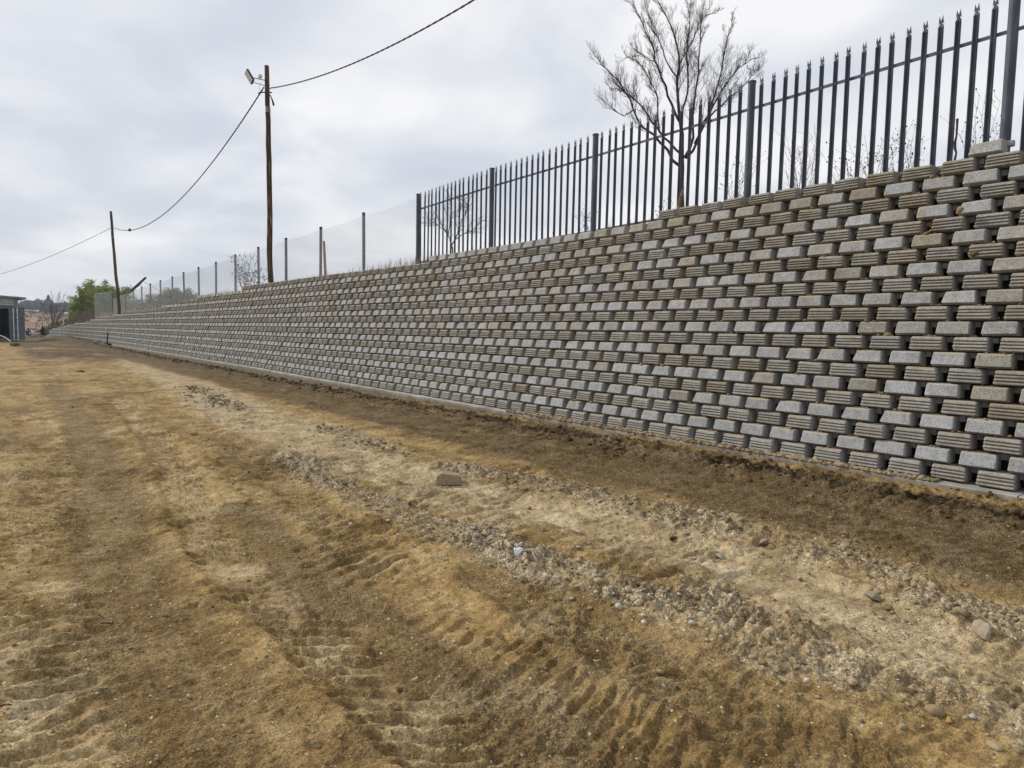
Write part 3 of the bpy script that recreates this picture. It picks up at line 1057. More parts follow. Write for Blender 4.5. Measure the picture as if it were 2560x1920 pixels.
def child(name, me, parent, loc, rot=(0, 0, 0), sc=(1, 1, 1)):
    o = bpy.data.objects.new(name, me)
    COL.objects.link(o)
    o.parent = parent
    o.location = Vector(loc) - Vector(parent.location) if parent.parent is None else loc
    o.rotation_euler = rot
    o.scale = sc
    return o


capmb = MB(); capmb.tube([(0, 0, -0.012), (0, 0, 0.010), (0, 0, 0.018)], [0.056, 0.056, 0.035], 14)
ME_cap = mesh_from_mb(capmb, 'post_cap', M_galv)
for i in range(0, 6):
    Y = POSTY[i]
    zt = post_top(Y); zb = float(bank_z(Y)) - 0.35
    mb = MB(); mb.tube([(0, 0, 0), (0, 0, zt - zb)], 0.050, 16)
    me = mesh_from_mb(mb, 'post', M_galv, False)
    po = child('post', me, pal, (FX, Y, zb))
    c = bpy.data.objects.new('post_cap', ME_cap); COL.objects.link(c); c.parent = po; c.location = (0, 0, zt - zb)


def pale_mesh():
    """W-section pale with a split spiked head, 1 m body scaled by building at length 2.05"""
    L = 1.86
    mb = MB()
    w = 0.030
    prof = [(-w, 0.012), (-w * 0.62, 0.0), (-w * 0.25, 0.014), (0, 0.006), (w * 0.25, 0.014), (w * 0.62, 0.0), (w, 0.012)]
    t = 0.003
    vs = []
    for z in (0, L):
        for (y, x) in prof: vs.append((x, y, z))
        for (y, x) in prof[::-1]: vs.append((x + t, y, z))
    n = len(prof) * 2
    fs = [(k, (k + 1) % n, n + (k + 1) % n, n + k) for k in range(n)]
    fs.append(tuple(range(n - 1, -1, -1))); fs.append(tuple(range(n, 2 * n)))
    mb.add(vs, fs)
    # head: neck, two tall spikes and four curled barbs
    def plate(pts, th=0.005, x=0.008):
        m = len(pts)
        v = [(x, y, z) for y, z in pts] + [(x + th, y, z) for y, z in pts]
        mb.add(v, [tuple(range(m)), tuple(range(2 * m - 1, m - 1, -1))] + [(k, k + m, (k + 1) % m + m, (k + 1) % m) for k in range(m)])
    plate([(-0.022, L), (0.022, L), (0.012, L + 0.028), (0.022, L + 0.072), (0.018, L + 0.118), (0.004, L + 0.074), (-0.004, L + 0.074), (-0.018, L + 0.122), (-0.023, L + 0.072), (-0.012, L + 0.028)])
    for s in (-1, 1):
        for z0, dz, dx in ((L + 0.020, -0.040, 0.020), (L + 0.055, -0.032, 0.014)):
            a = (0.010, s * 0.010, z0); b = (0.010 + dx, s * 0.022, z0 + 0.006)
            mb.add([a, (0.010, s * 0.012, z0 + 0.014), b, (0.010 - 0.008, s * 0.034, z0 + dz)], [(0, 1, 2), (0, 2, 3), (1, 3, 2), (0, 3, 1)])
        mb.add([(0.010, s * 0.012, L + 0.045), (0.012, s * 0.016, L + 0.062), (0.020, s * 0.034, L + 0.075), (0.004, s * 0.014, L + 0.05)], [(0, 1, 2), (0, 2, 3), (1, 3, 2), (0, 3, 1)])
    return mb


pm = pale_mesh()
ME_pale = mesh_from_mb(pm, 'pale', M_galv)
rp = random.Random(4)
for i in range(0, 5):
    y0, y1 = POSTY[i], POSTY[i + 1]
    for j in range(17):
        Y = y0 + (y1 - y0) * (j + 1) / 18.0
        top = post_top(Y) - 1.86 - 0.115 + 0.02
        child('pale', ME_pale, pal, (FX - 0.035, Y, top), (rp.gauss(0, 0.003), rp.gauss(0, 0.004), rp.gauss(0, 0.05)))
    for dz, dzb in ((-0.36, 0), (-1.62, 0)):
        za = post_top(y0) + dz + 0.0; zb = post_top(y1) + dz
        mb = MB()
        x = FX - 0.018
        v = []
        for (yy, zz) in ((y0 + 0.045, za), (y1 - 0.045, zb)):
            v += [(x, yy, zz - 0.020), (x + 0.004, yy, zz - 0.020), (x + 0.004, yy, zz + 0.015), (x + 0.038, yy, zz + 0.015), (x + 0.038, yy, zz + 0.020), (x, yy, zz + 0.020)]
        v = [tuple(Vector(p) - pl) for p in v]
        mb.add(v, [(k, (k + 1) % 6, 6 + (k + 1) % 6, 6 + k) for k in range(6)] + [(5, 4, 3, 2, 1, 0), (6, 7, 8, 9, 10, 11)])
        mb.build('rail', M_galv, pal)

# diamond mesh fence
mf = empty('mesh_fence', (FX, POSTY[5], 3.0), 'diamond mesh fence on round grey posts running along the wall top', 'mesh fence')
mfl = Vector(mf.location)
for i in range(6, 22):
    Y = POSTY[i]
    zt = post_top(Y) + (0.0 if i % 3 else 0.01); zb = float(bank_z(Y)) - 0.35
    mb = MB(); mb.tube([(0, 0, 0), (0, 0, zt - zb)], 0.044, 10)
    me = mesh_from_mb(mb, 'post', M_galv)
    po = child('post', me, mf, (FX + rp.gauss(0, 0.01), Y, zb), (rp.gauss(0, 0.008), rp.gauss(0, 0.008), 0))
    c = bpy.data.objects.new('post_cap', ME_cap); COL.objects.link(c); c.parent = po; c.location = (0, 0, zt - zb); c.scale = (0.88, 0.88, 1)


def wire_panel(p0, p1, zb0, zb1, zt0, zt1, cell, r, sag=0.02):
    """two families of slanting wires clipped to the bay, each a thin four sided bar; plus selvage wires"""
    p0 = np.array(p0, float); p1 = np.array(p1, float)
    L = np.linalg.norm(p1 - p0)
    mb = MB()
    H0 = 1.0
    d = (p1 - p0) / L
    nrm = np.array([-d[1], d[0]])

    def P(u, v):
        s = u / L
        zb = zb0 + (zb1 - zb0) * s; zt = zt0 + (zt1 - zt0) * s - sag * 4 * s * (1 - s)
        q = p0 + d * u
        return np.array([q[0], q[1], zb + (zt - zb) * v])
    Hm = ((zt0 - zb0) + (zt1 - zb1)) / 2
    slope = 1.35          # rise per run of a strand
    n = int((L + Hm / slope) / cell)
    for fam in (1, -1):
        for k in range(n + 1):
            ua = -Hm / slope + k * cell + (0 if fam == 1 else cell / 2)
            ub = ua + Hm / slope
            va, vb = 0.0, 1.0
            if ua < 0: va = (0 - ua) / (ub - ua); 
            if ub > L: vb = (L - ua) / (ub - ua)
            if vb <= va + 0.01: continue
            u0 = ua + (ub - ua) * va; u1 = ua + (ub - ua) * vb
            if fam == -1: v0, v1 = 1 - va, 1 - vb
            else: v0, v1 = va, vb
            a = P(u0, v0); b = P(u1, v1)
            mid = (a + b) / 2
            mb.tube([a, b], r, 3, cap=False)
    for v in (0.02, 1.0):
        mb.tube([P(u, v) for u in np.linspace(0, L, 5)], r * 1.3, 3, cap=False)
    return mb


for i in range(5, 21):
    y0, y1 = POSTY[i], POSTY[i + 1]
    cell = 0.085 if i < 9 else (0.11 if i < 13 else 0.16)
    rr_ = 0.0021 if i < 9 else (0.0026 if i < 13 else 0.0034)
    b0, b1 = float(bank_z(y0)) + 0.02, float(bank_z(y1)) + 0.02
    mb = wire_panel((FX - 0.05, y0), (FX - 0.05, y1), b0, b1, post_top(y0) - 0.10, post_top(y1) - 0.10, cell, rr_, 0.03)
    mb.v = [tuple(Vector(v) - mfl) for v in mb.v]
    mb.build('wire_mesh', M_meshw, mf)

# end return of the mesh fence (posts and a double hung sheet of mesh)
def atD(x, y, D):
    return CAM + D * (FW + (x - 1280) / 1700 * RR - (y - 960) / 1700 * UU)


def atX(x, y, X):
    d = FW + (x - 1280) / 1700 * RR - (y - 960) / 1700 * UU
    return CAM + d * X / d[0]


a = np.array([FX, POSTY[21]]); b = np.array([7.45, 66.0])
er = empty('mesh_return', (b[0], b[1], 2.0), 'sagging rolled sheet of grey mesh closing the far end of the wire fence', 'mesh fence')
for s in (0.0,):
    mb = wire_panel(b + np.array([0, s]), a + np.array([-0.12, s]), 2.05, 2.2, 4.05, 4.15, 0.13, 0.0042)
    mb.v = [tuple(Vector(v) - er.location) for v in mb.v]
    mb.build('wire_mesh', M_meshw, er)
mb = MB(); mb.tube([(0, 0, -0.5), (0, 0, 1.2)], 0.05, 8)
mb.build('post', M_picket, er, loc=(0, 0, 0))

# ------------------------------------------------------------------ timber poles and overhead cable
def crooked_pole(p0, p1, r0, r1, seed, n=18):
    rg = np.random.default_rng(seed)
    p0 = np.array(p0); p1 = np.array(p1)
    pts = []; rs2 = []
    w = np.cumsum(rg.normal(0, 0.012, (n, 2)), 0)
    w -= np.linspace(0, 1, n)[:, None] * w[-1]
    for i in range(n):
        t = i / (n - 1)
        p = p0 + (p1 - p0) * t
        pts.append((p[0] + w[i, 0], p[1] + w[i, 1], p[2]))
        rs2.append((r0 + (r1 - r0) * t) * (1 + rg.normal(0, 0.02)))
    return pts, rs2


pole1 = empty('timber_pole', (8.05, 24.05, 2.7), 'tall crooked timber pole standing at the wall edge, floodlight near its top', 'pole', 'timber poles carrying the overhead cable')
pts, rs2 = crooked_pole((0, 0, 0), (0.02, 0.40, 7.82), 0.098, 0.078, 8)
mb = MB(); mb.tube(pts, rs2, 14)
mb.build('shaft', M_wood, pole1, smooth=True)
mb = MB()
mb.tube([(-0.20, 0.3, 6.86), (0.16, 0.3, 6.93)], 0.02, 6)
mb.tube([(-0.20, 0.3, 6.86), (-0.30, 0.3, 6.80)], 0.028, 6)
mb.build('cable_bracket', M_wire, pole1)
mb = MB()
for k in range(3):
    mb.tube([(0.08, 0.25, 6.82), (0.10 + 0.02 * k, 0.15 + 0.02 * k, 6.66), (0.13 + 0.03 * k, 0.08 + 0.03 * k, 6.42 + 0.03 * k)], 0.018, 5)
mb.build('cable_tail', M_wire, pole1)
mb = MB()
for k in range(4):
    ring = [(0.02 + 0.09 * math.cos(t), 0.29 + 0.09 * math.sin(t), 6.42 - 0.05 * k + 0.05 * math.sin(t)) for t in np.linspace(0, 2 * math.pi, 13)]
    mb.tube(ring, 0.008, 4, cap=False)
mb.build('binding_wire', M_meshw, pole1)

pole2 = empty('timber_pole', (7.9, 56.2, 2.0), 'slimmer leaning timber pole standing in front of the bamboo', 'pole', 'timber poles carrying the overhead cable')
pts, rs2 = crooked_pole((0, 0, 0), (0.0, 2.9, 7.95), 0.11, 0.085, 12)
mb = MB(); mb.tube(pts, rs2, 10)
mb.build('shaft', M_wood, pole2, smooth=True)

# floodlight on pole 1
fl = empty('floodlight', (7.80, 24.42, 10.02), 'slanted white faced floodlight bracketed to the tall pole', 'floodlight')
_n = Vector(-0.62 * RR - 0.62 * FW) + Vector((0, 0, -0.42)); _n.normalize()
_a = Vector(0.50 * RR) + Vector((0, 0, -0.86)); _a = (_a - _n * _a.dot(_n)).normalized()
_c = _n.cross(_a)
T = Matrix((( _n.x, _c.x, _a.x, -0.26), (_n.y, _c.y, _a.y, 0.20), (_n.z, _c.z, _a.z, 0.06), (0, 0, 0, 1)))
mb = MB(); mb.box(-0.035, 0.03, -0.13, 0.13, -0.21, 0.21, 0, T); mb.build('housing', M_wire, fl)
mb = MB(); mb.box(0.032, 0.045, -0.118, 0.118, -0.198, 0.198, 0, T); mb.build('glass', M_white, fl)
mb = MB(); mb.tube([(-0.24, 0.2, 0.05), (0.2, -0.03, -0.02)], 0.015, 5); mb.tube([(-0.18, 0.14, -0.12), (0.2, -0.03, -0.2)], 0.012, 5); mb.build('bracket', M_wire, fl)
mb = MB(); mb.box(-0.02, 0.09, -0.05, 0.07, 0.04, 0.14); mb.build('sensor_box', M_white, fl)
mb = MB(); mb.tube([(0.05, 0.0, -0.1), (0.0, 0.02, -0.3), (0.06, 0.0, -0.45)], 0.008, 4); mb.build('lead', M_meshw, fl)


def cable(name, pts, label, r=0.013, group='overhead cable spans', n=400, twist=0.55):
    pts = np.array(pts, float)
    seg = np.linalg.norm(np.diff(pts, axis=0), axis=1); s = np.concatenate([[0], np.cumsum(seg)])
    ss = np.linspace(0, s[-1], n)
    C = np.stack([np.interp(ss, s, pts[:, k]) for k in range(3)], 1)
    mb = MB()
    for ph in (0, math.pi):
        q = C.copy()
        ang = ss * 2 * math.pi / twist + ph
        q[:, 0] += 0.38 * r * np.cos(ang); q[:, 2] += 0.38 * r * np.sin(ang)
        mb.tube([tuple(p - pts[0]) for p in q], r, 4, cap=False)
    o = mb.build(name, M_wire)
    o.location = pts[0]
    return meta(o, label, 'cable', group)


Y = np.linspace(24.15, -4, 60)
cable('overhead_cable', np.stack([np.full(60, 8.07), Y, 8.15 + 0.0077 * (Y - 10) ** 2], 1), 'twisted black cable sagging from the tall pole towards the upper right', 0.016)
sy = np.array([24.4, 26.6, 29.4, 34.3, 39.2, 45.4, 50.9, 56.0, 58.9]); sz = np.array([9.74, 9.30, 8.72, 8.00, 7.60, 7.46, 7.72, 8.30, 8.80])
cf = np.polyfit(sy, sz, 4)
Y = np.linspace(24.4, 58.8, 70)
cable('overhead_cable', np.stack([np.full(70, 7.95), Y, np.polyval(cf, Y)], 1), 'deeply sagging cable strung between the two timber poles', 0.020, n=300)
A_ = np.array([7.9, 58.7, 8.75]); B_ = atD(-150, 712, 78)
t = np.linspace(0, 1, 40)[:, None]
L_ = A_ + (B_ - A_) * t; L_[:, 2] -= (0.9 * 4 * t * (1 - t))[:, 0]
cable('overhead_cable', L_, 'thin cable running from the slimmer pole out over the container', 0.017, n=200)
# small joint on the sagging span
mb = MB(); yj = 51.5
mb.tube([(0, -0.12, 0), (0, -0.05, 0.02), (0, 0.06, 0.02), (0, 0.13, 0)], [0.03, 0.10, 0.10, 0.03], 7)
meta(mb.build('cable_joint', M_wire, origin=None, loc=(7.95, yj, float(np.polyval(cf, yj)))), 'small dark joint sitting on the low point of the sagging cable', 'cable joint')

# leaning pole resting on the mesh fence, and stub pole behind
p0 = atX(313, 741, 8.75); p1 = p0 + 1.05 * (atX(361, 697, 9.3) - p0)
mb = MB(); mb.tube([tuple(p0 * 0), tuple((p1 - p0) * 0.5), tuple(p1 - p0)], [0.10, 0.09, 0.075], 8)
meta(mb.build('leaning_pole', M_wire, loc=tuple(p0)), 'dark cut pole leaning steeply across the wire fence posts', 'pole')
mb = MB()
a1 = p1 - 0.15 * (p1 - p0)
for q, sg in ((atX(378, 714, 8.8), 0.02), (atX(395, 722, 8.9), 0.05)):
    pass
mb.tube([tuple(a1 - a1), tuple(atX(378, 714, 8.8) - a1), tuple(atX(402, 729, 8.8) - a1)], 0.018, 4)
mb.tube([(0, 0, 0), tuple(atX(352, 712, 8.9) - a1), tuple(atX(340, 720, 8.9) - a1)], 0.016, 4)
meta(mb.build('stay_wire', M_wire, loc=tuple(a1)), 'loose dark wires trailing from the leaning cut pole', 'wire')
mb = MB(); b0 = atX(812, 696, 9.5); t0_ = atX(812, 603, 9.5)
z0 = b0[2] - 0.6
mb.tube([(0.1, -0.25, 0), (0.0, 0.02, 0.7), (-0.02, 0.10, t0_[2] - z0)], [0.055, 0.05, 0.04], 8)
meta(mb.build('stub_post', simple('rusty_post', (0.20, 0.12, 0.08), 0.9, var=0.4), loc=(9.5, 22.8, z0)), 'thin leaning brown stub post behind the wire mesh', 'post')

# ------------------------------------------------------------------ trees
def px_on_plane(x, y, X0):
    return atX(x, y, X0)


def rand_dir(rg, d, ang):
    d = d / np.linalg.norm(d)
    a = rg.normal(0, 1, 3); a -= d * (a @ d); a /= np.linalg.norm(a)
    return d * math.cos(ang) + a * math.sin(ang)


def spawn(mb, rg, p, d, L, r, lvl, lift=0.25, depth=3, wig=0.16, kids=(6, 5, 4)):
    n = 5 if lvl < 2 else 3
    pts = [p]; rs2 = [r]
    q = p.copy(); dd = d / np.linalg.norm(d)
    for i in range(n):
        dd = dd + rg.normal(0, wig, 3) + np.array([0, 0, lift * 0.22])
        dd /= np.linalg.norm(dd)
        q = q + dd * L / n
        pts.append(q.copy()); rs2.append(max(r * (1 - 0.75 * (i + 1) / n), 0.0016))
    mb.tube(pts, rs2, 3 if lvl else 4, cap=False)
    if lvl >= depth: return
    for k in range(kids[min(lvl, len(kids) - 1)]):
        t = rg.uniform(0.2, 0.98) * (n)
        i = min(int(t), n - 1); f = t - i
        pp = pts[i] * (1 - f) + pts[i + 1] * f
        ax = pts[i + 1] - pts[i]
        nd = rand_dir(rg, ax, rad(rg.uniform(18, 40)))
        spawn(mb, rg, pp, nd, L * rg.uniform(0.38, 0.6), rs2[i] * 0.6, lvl + 1, lift, depth, wig, kids)


def resample(pts, n):
    pts = np.array(pts, float)
    s = np.concatenate([[0], np.cumsum(np.linalg.norm(np.diff(pts, axis=0), axis=1))])
    ss = np.linspace(0, s[-1], n)
    return np.stack([np.interp(ss, s, pts[:, k]) for k in range(pts.shape[1])], 1)


def big_tree():
    X0 = 12.5
    O = atX(1700, 509, X0)
    base = np.array([O[0], O[1], float(bank_z(O[1])) - 0.3])
    D0 = (O - CAM) @ FW
    rg = np.random.default_rng(17)
    cv = lambda L: [(1420 + a / 3.95, b / 3.95) for a, b in L]
    trunk = [(1704, 540), (1702, 470), (1705, 420), (1704, 380)] + cv([(1130, 1340), (1100, 1150), (1080, 900), (1075, 750), (1110, 620), (1060, 370), (985, 180), (880, 0), (850, -60)])
    limbs = [
        (cv([(1105, 1640), (1040, 1600), (980, 1480), (850, 1350), (720, 1230), (640, 1080), (590, 930), (480, 780), (330, 640), (280, 540)]), 0.034, -0.5),
        (cv([(1125, 1530), (1000, 1420), (870, 1250), (750, 1080), (600, 930), (470, 850), (400, 700)]), 0.032, 0.5),
        (cv([(1100, 1200), (1010, 1000), (930, 780), (860, 600), (850, 500), (760, 280), (650, 50)]), 0.030, -0.7),
        (cv([(1095, 1170), (1150, 1030), (1190, 780), (1170, 500), (1200, 250), (1180, -20)]), 0.028, 0.8),
        (cv([(1150, 1560), (1230, 1400), (1240, 1000), (1290, 700), (1300, 400), (1330, 150)]), 0.034, -0.4),
        (cv([(1165, 1560), (1260, 1440), (1330, 1250), (1500, 920), (1650, 700), (1800, 590), (1900, 560)]), 0.034, 0.6),
        (cv([(1250, 1420), (1400, 1100), (1480, 830), (1550, 500), (1610, 260)]), 0.028, -0.7),
        (cv([(1330, 1240), (1450, 1100), (1600, 950), (1750, 840), (1880, 640)]), 0.022, 0.9),
        (cv([(640, 1090), (560, 1150), (450, 1090), (410, 1010)]), 0.014, 0.2),
        (cv([(900, 1300), (880, 1150), (890, 950), (800, 760), (720, 640), (570, 540)]), 0.020, 0.9),
        (cv([(1075, 760), (990, 660), (910, 420), (820, 220), (760, 60)]), 0.018, 0.5),
        (cv([(1090, 640), (1170, 520), (1240, 640)][:2] + [(1280, 300), (1380, 130)]), 0.016, -0.6),
        (cv([(560, 900), (480, 880), (400, 870)]), 0.011, 0.1),
        (cv([(860, 620), (760, 560), (650, 480)]), 0.011, -0.3),
    ]
    tree = empty('bare_tree', tuple(base), 'bare dark branched winter tree rising behind the palisade fence', 'tree')
    bt = np.array(base)

    def lift3(P, dep, start_dep=0.0):
        out = []
        n = len(P)
        for i, (x, y) in enumerate(P):
            t = i / (n - 1)
            out.append(atD(x, y, D0 + start_dep + dep * t * 1.1) - bt)
        return out
    T3 = lift3(trunk, 0.25)
    T3 = [np.array([T3[0][0] + 0.02, T3[0][1], 0.0])] + T3
    T3 = resample(T3, 26)
    mb = MB(); mb.tube([p for p in T3], np.interp(np.linspace(0, 1, 26), [0, 0.25, 0.45, 0.7, 1], [0.085, 0.072, 0.046, 0.024, 0.006]), 9)
    mb.build('trunk', M_bark, tree, smooth=True)
    tw = MB()
    for li, (P, r, dep) in enumerate(limbs + [(None, 0, 0)]):
        if P is None:
            Q = T3[12:]; r = 0.03; n = len(Q)
        else:
            Q = lift3(P, dep); n = 14; Q = resample(Q, n)
            Q = Q + np.vstack([np.zeros(3)] + [rg.normal(0, 0.012, 3) for _ in range(n - 1)])
            mb = MB(); mb.tube(Q, np.linspace(r, 0.005, n), 6); mb.build('limb', M_bark, tree, smooth=True)
        Ltot = np.linalg.norm(np.diff(Q, axis=0), axis=1).sum()
        m = int(Ltot * 10)
        for k in range(m):
            t = rg.uniform(0.22, 1.0) * (n - 1)
            i = min(int(t), n - 2); f = t - i
            p = Q[i] * (1 - f) + Q[i + 1] * f
            ax = Q[i + 1] - Q[i]
            nd = rand_dir(rg, ax, rad(rg.uniform(16, 38)))
            rem = (1 - t / (n - 1))
            spawn(tw, rg, p, nd, rg.uniform(0.22, 0.56) * (0.62 + 0.9 * rem), 0.0054, 0, 0.5, 2, 0.085, (6, 4))
    tw.build('twigs', M_twig, tree)


big_tree()


def small_tree():
    X0 = 10.0
    O = atX(1132, 640, X0)
    base = np.array([O[0], O[1], float(bank_z(O[1])) - 0.2])
    D0 = (O - CAM) @ FW
    rg = np.random.default_rng(5)
    tree = empty('thin_sapling', tuple(base), 'small nearly leafless tree behind the palisade near the mesh fence', 'tree')
    c8 = lambda L: [(640 + a / 3.456, 400 + b / 3.456) for a, b in L]
    limbs = [([(1700, 860), (1700, 780), (1690, 700), (1650, 640), (1600, 560), (1530, 440)], 0.026), ([(1695, 730), (1740, 650), (1760, 520), (1770, 360)], 0.018),
             ([(1720, 690), (1790, 640), (1880, 600), (1960, 520)], 0.014), ([(1660, 650), (1680, 520), (1690, 340)], 0.014), ([(1640, 610), (1560, 560), (1500, 520)], 0.011), ([(1755, 560), (1820, 450), (1830, 350)], 0.011)]
    tw = MB(); lv = MB(); lvt = []
    for i, (P, r) in enumerate(limbs):
        Q = [atD(x, y, D0 + rg.uniform(-0.15, 0.15) * (j > 0)) - base for j, (x, y) in enumerate(c8(P))]
        if i == 0: Q[0][2] = 0.0
        Q = resample(Q, 8)
        mb = MB(); mb.tube(Q, np.linspace(r, 0.006, 8), 5); mb.build('trunk' if i == 0 else 'limb', M_bark, tree)
        for k in range(14):
            t = rg.uniform(2.0, 7.0); j = min(int(t), 6); p = Q[j] * (1 - t + j) + Q[j + 1] * (t - j)
            spawn(tw, rg, p, rand_dir(rg, Q[j + 1] - Q[j], rad(40)), rg.uniform(0.25, 0.5), 0.006, 0, 0.3, 1, 0.15, (5,))
            for q in range(3):
                c = p + rg.normal(0, 0.16, 3)
                u = rg.normal(0, 1, 3); u /= np.linalg.norm(u); w = np.cross(u, [0, 0, 1.0])
                lv.add([c - u * 0.02, c + w * 0.010, c + u * 0.02, c - w * 0.010], [(0, 1, 2, 3)])
    tw.build('twigs', M_twig, tree)
    lv.build('withered_leaves', M_weed, tree)


small_tree()


def blades(n, x0f, yr, hr, wr, rg, lean=0.35):
    """n grass blades as bent two segment strips; x0f(y)->(x,z) base"""
    V = []; F = []; A = []
    y = rg.uniform(yr[0], yr[1], n)
    for i in range(n):
        bx, bz = x0f(y[i], rg)
        h = rg.uniform(*hr); w = rg.uniform(*wr)
        a = rg.uniform(0, 2 * math.pi); l = rg.uniform(0, lean) * h
        dx, dy = math.cos(a), math.sin(a)
        wx, wy = -dy * w, dx * w
        b = len(V)
        V += [(bx - wx, y[i] - wy, bz), (bx + wx, y[i] + wy, bz), (bx + dx * l * 0.35 + wx * .7, y[i] + dy * l * .35 + wy * .7, bz + h * 0.55),
              (bx + dx * l * 0.35 - wx * .7, y[i] + dy * l * .35 - wy * .7, bz + h * 0.55), (bx + dx * l + wx * .15, y[i] + dy * l + wy * .15, bz + h), (bx + dx * l - wx * .15, y[i] + dy * l - wy * .15, bz + h)]
        F += [(b, b + 1, b + 2, b + 3), (b + 3, b + 2, b + 4, b + 5)]
        A += [rg.random()] * 6
    return np.array(V), np.array(F), np.array(A)


rg = np.random.default_rng(9)
clump = lambda y: 0.5 + 0.5 * math.sin(y * 1.7) * math.sin(y * 0.53 + 1)
V, F, A = [], [], []
b = 0
for yr, n, hr in (((13.5, 22), 800, (0.05, 0.30)), ((22, 34), 420, (0.06, 0.34)), ((34, 60), 560, (0.08, 0.40)), ((58, 72), 420, (0.2, 0.8)), ((3, 13.5), 160, (0.04, 0.22))):
    v, f, a = blades(n, lambda y, r: (8.35 + abs(r.normal(0, 0.5)) - 0.25, float(bank_z(y)) - 0.03), yr, hr, (0.004, 0.010) if yr[0] < 30 else (0.010, 0.02), rg)
    V.append(v); F.append(f + b); A.append(a); b += len(v)
g = np_mesh('dry_grass', np.vstack(V), np.vstack(F), M_straw, attr=np.concatenate(A))
meta(g, 'dry straw coloured grass along the terrace edge under the fences', 'grass', kind='stuff')


def weed(name, loc, H, label, seed, stems=9, mat=M_weed, spread=0.35, heads=True, group=None, r=0.0035, leaf=None):
    rg = np.random.default_rng(seed)
    mb = MB(); hd = MB()
    for s in range(stems):
        a = rg.uniform(0, 2 * math.pi); sp = rg.uniform(0.1, spread)
        h = H * rg.uniform(0.6, 1.0)
        p0 = np.array([rg.normal(0, 0.05), rg.normal(0, 0.05), 0.0])
        dirv = np.array([math.cos(a) * sp, math.sin(a) * sp, 1.0])
        pts = [p0]
        for i in range(4):
            pts.append(pts[-1] + dirv * h / 4 + rg.normal(0, 0.02, 3) * H)
        mb.tube(pts, np.linspace(r, r * 0.45, 5), 3, cap=False)
        for k in range(6):
            t = rg.uniform(1.2, 4.0); j = min(int(t), 3); p = pts[j] * (1 - t + j) + pts[j + 1] * (t - j)
            d = rand_dir(rg, dirv, rad(rg.uniform(25, 60)))
            q = p + d * h * rg.uniform(0.10, 0.26)
            mb.tube([p, (p + q) / 2 + rg.normal(0, 0.01, 3), q], [r * 0.6, r * .45, r * 0.35], 3, cap=False)
            if heads:
                u = rg.uniform(0.005, 0.012)
                hd.tube([q - np.array([0, 0, u]), q, q + np.array([0, 0, u])], [u * .3, u * .9, u * .3], 5)
            if leaf:
                for _ in range(4):
                    c = q + rg.normal(0, 0.05, 3); w = rg.normal(0, 1, 3); w /= np.linalg.norm(w); w2 = np.cross(w, [0.3, 0.2, 1]); w2 /= np.linalg.norm(w2)
                    hd.add([c - w * leaf, c + w2 * leaf * .4, c + w * leaf, c - w2 * leaf * .4], [(0, 1, 2, 3)])
    root = empty(name, loc, label, 'weed', group)
    mb.build('stems', mat, root)
    if hd.v: meta(hd.build('seed_heads' if heads else 'leaves', mat, root), kind='stuff')
    return root


wy = [(1.0, 1.15, 0.95, 'fine branched dead weed right of the last tall fence post'), (2.05, 0.65, 1.0, 'tall seeding dead weed behind the topmost single block'),
      (3.0, 0.8, 1.0, 'dead weed with dark seed heads left of the last fence post'), (3.7, 0.5, 0.85, 'thin dead weed leaning over the fourth bar from the last post'),
      (4.15, 0.7, 0.95, 'dead weed with dense round seed heads beside the steepest part of the wall top'), (5.0, 0.45, 1.1, 'spiky upright dead weed two bars right of the post by the tree'),
      (5.9, 0.3, 0.9, 'small seeding weed just left of the post by the tree'), (7.4, 0.5, 0.8, 'low thin weed left of the tree trunk behind the fence'),
      (8.9, 0.3, 1.0, 'faint weed stalks beside the middle palisade post'), (4.55, 0.9, 0.9, 'bushy clump of dead weed stalks behind the bars')]
for i, (y, dx, h, lab) in enumerate(wy):
    weed('dead_weed', (FX + dx, y, float(bank_z(y)) - 0.02), h * (0.95 if y < 6 else 0.6), lab, 30 + i, stems=10 if i != 5 else 20, spread=0.5 if i != 5 else 0.3, heads=(i != 5), group='dead weeds behind the palisade bars', r=0.0032)
# dead knobbly stalk tied to a pale
mb = MB(); rg = np.random.default_rng(2)
pz = float(bank_z(3.05))
pts = [(0, 0, 0)]
for i in range(8): pts.append((rg.normal(0, 0.006), rg.normal(0, 0.006), 0.06 * (i + 1)))
mb.tube(pts, [0.010 + abs(rg.normal(0, 0.006)) for _ in pts], 6)
meta(mb.build('dead_stalk', M_bark, loc=(FX - 0.08, 2.98, pz + 0.05)), 'thick rough dead stalk standing against the third bar from the last post', 'stalk')
mb = MB(); mb.tube([(0, 0, 0), (0.02, 0.02, 0.15), (0.01, -0.03, 0.3), (0.03, -0.05, 0.42)], [0.04, 0.03, 0.028, 0.012], 7)
pq = atX(1697, 520, 8.2)
meta(mb.build('broken_stump', simple('stump_wood', (0.22, 0.15, 0.10), 0.9, var=0.6, scale=20), loc=(8.2, pq[1], pq[2] - 0.12)), 'short broken branch stump standing on the wall top below the tree', 'stump')

q = atX(613, 722, 8.9)
weed('dead_bush', (8.9, float(q[1]), float(bank_z(q[1]))), 1.7, 'leafy dead brown bush on the terrace left of the tall pole', 71, stems=12, spread=0.35, heads=False, r=0.010, leaf=0.05)
q = atX(632, 716, 9.2)
weed('dead_bush', (9.2, float(q[1]), float(bank_z(q[1]))), 1.1, 'small dark leafy bush beside the dead brown bush', 72, stems=8, spread=0.6, heads=False, r=0.008, leaf=0.06)


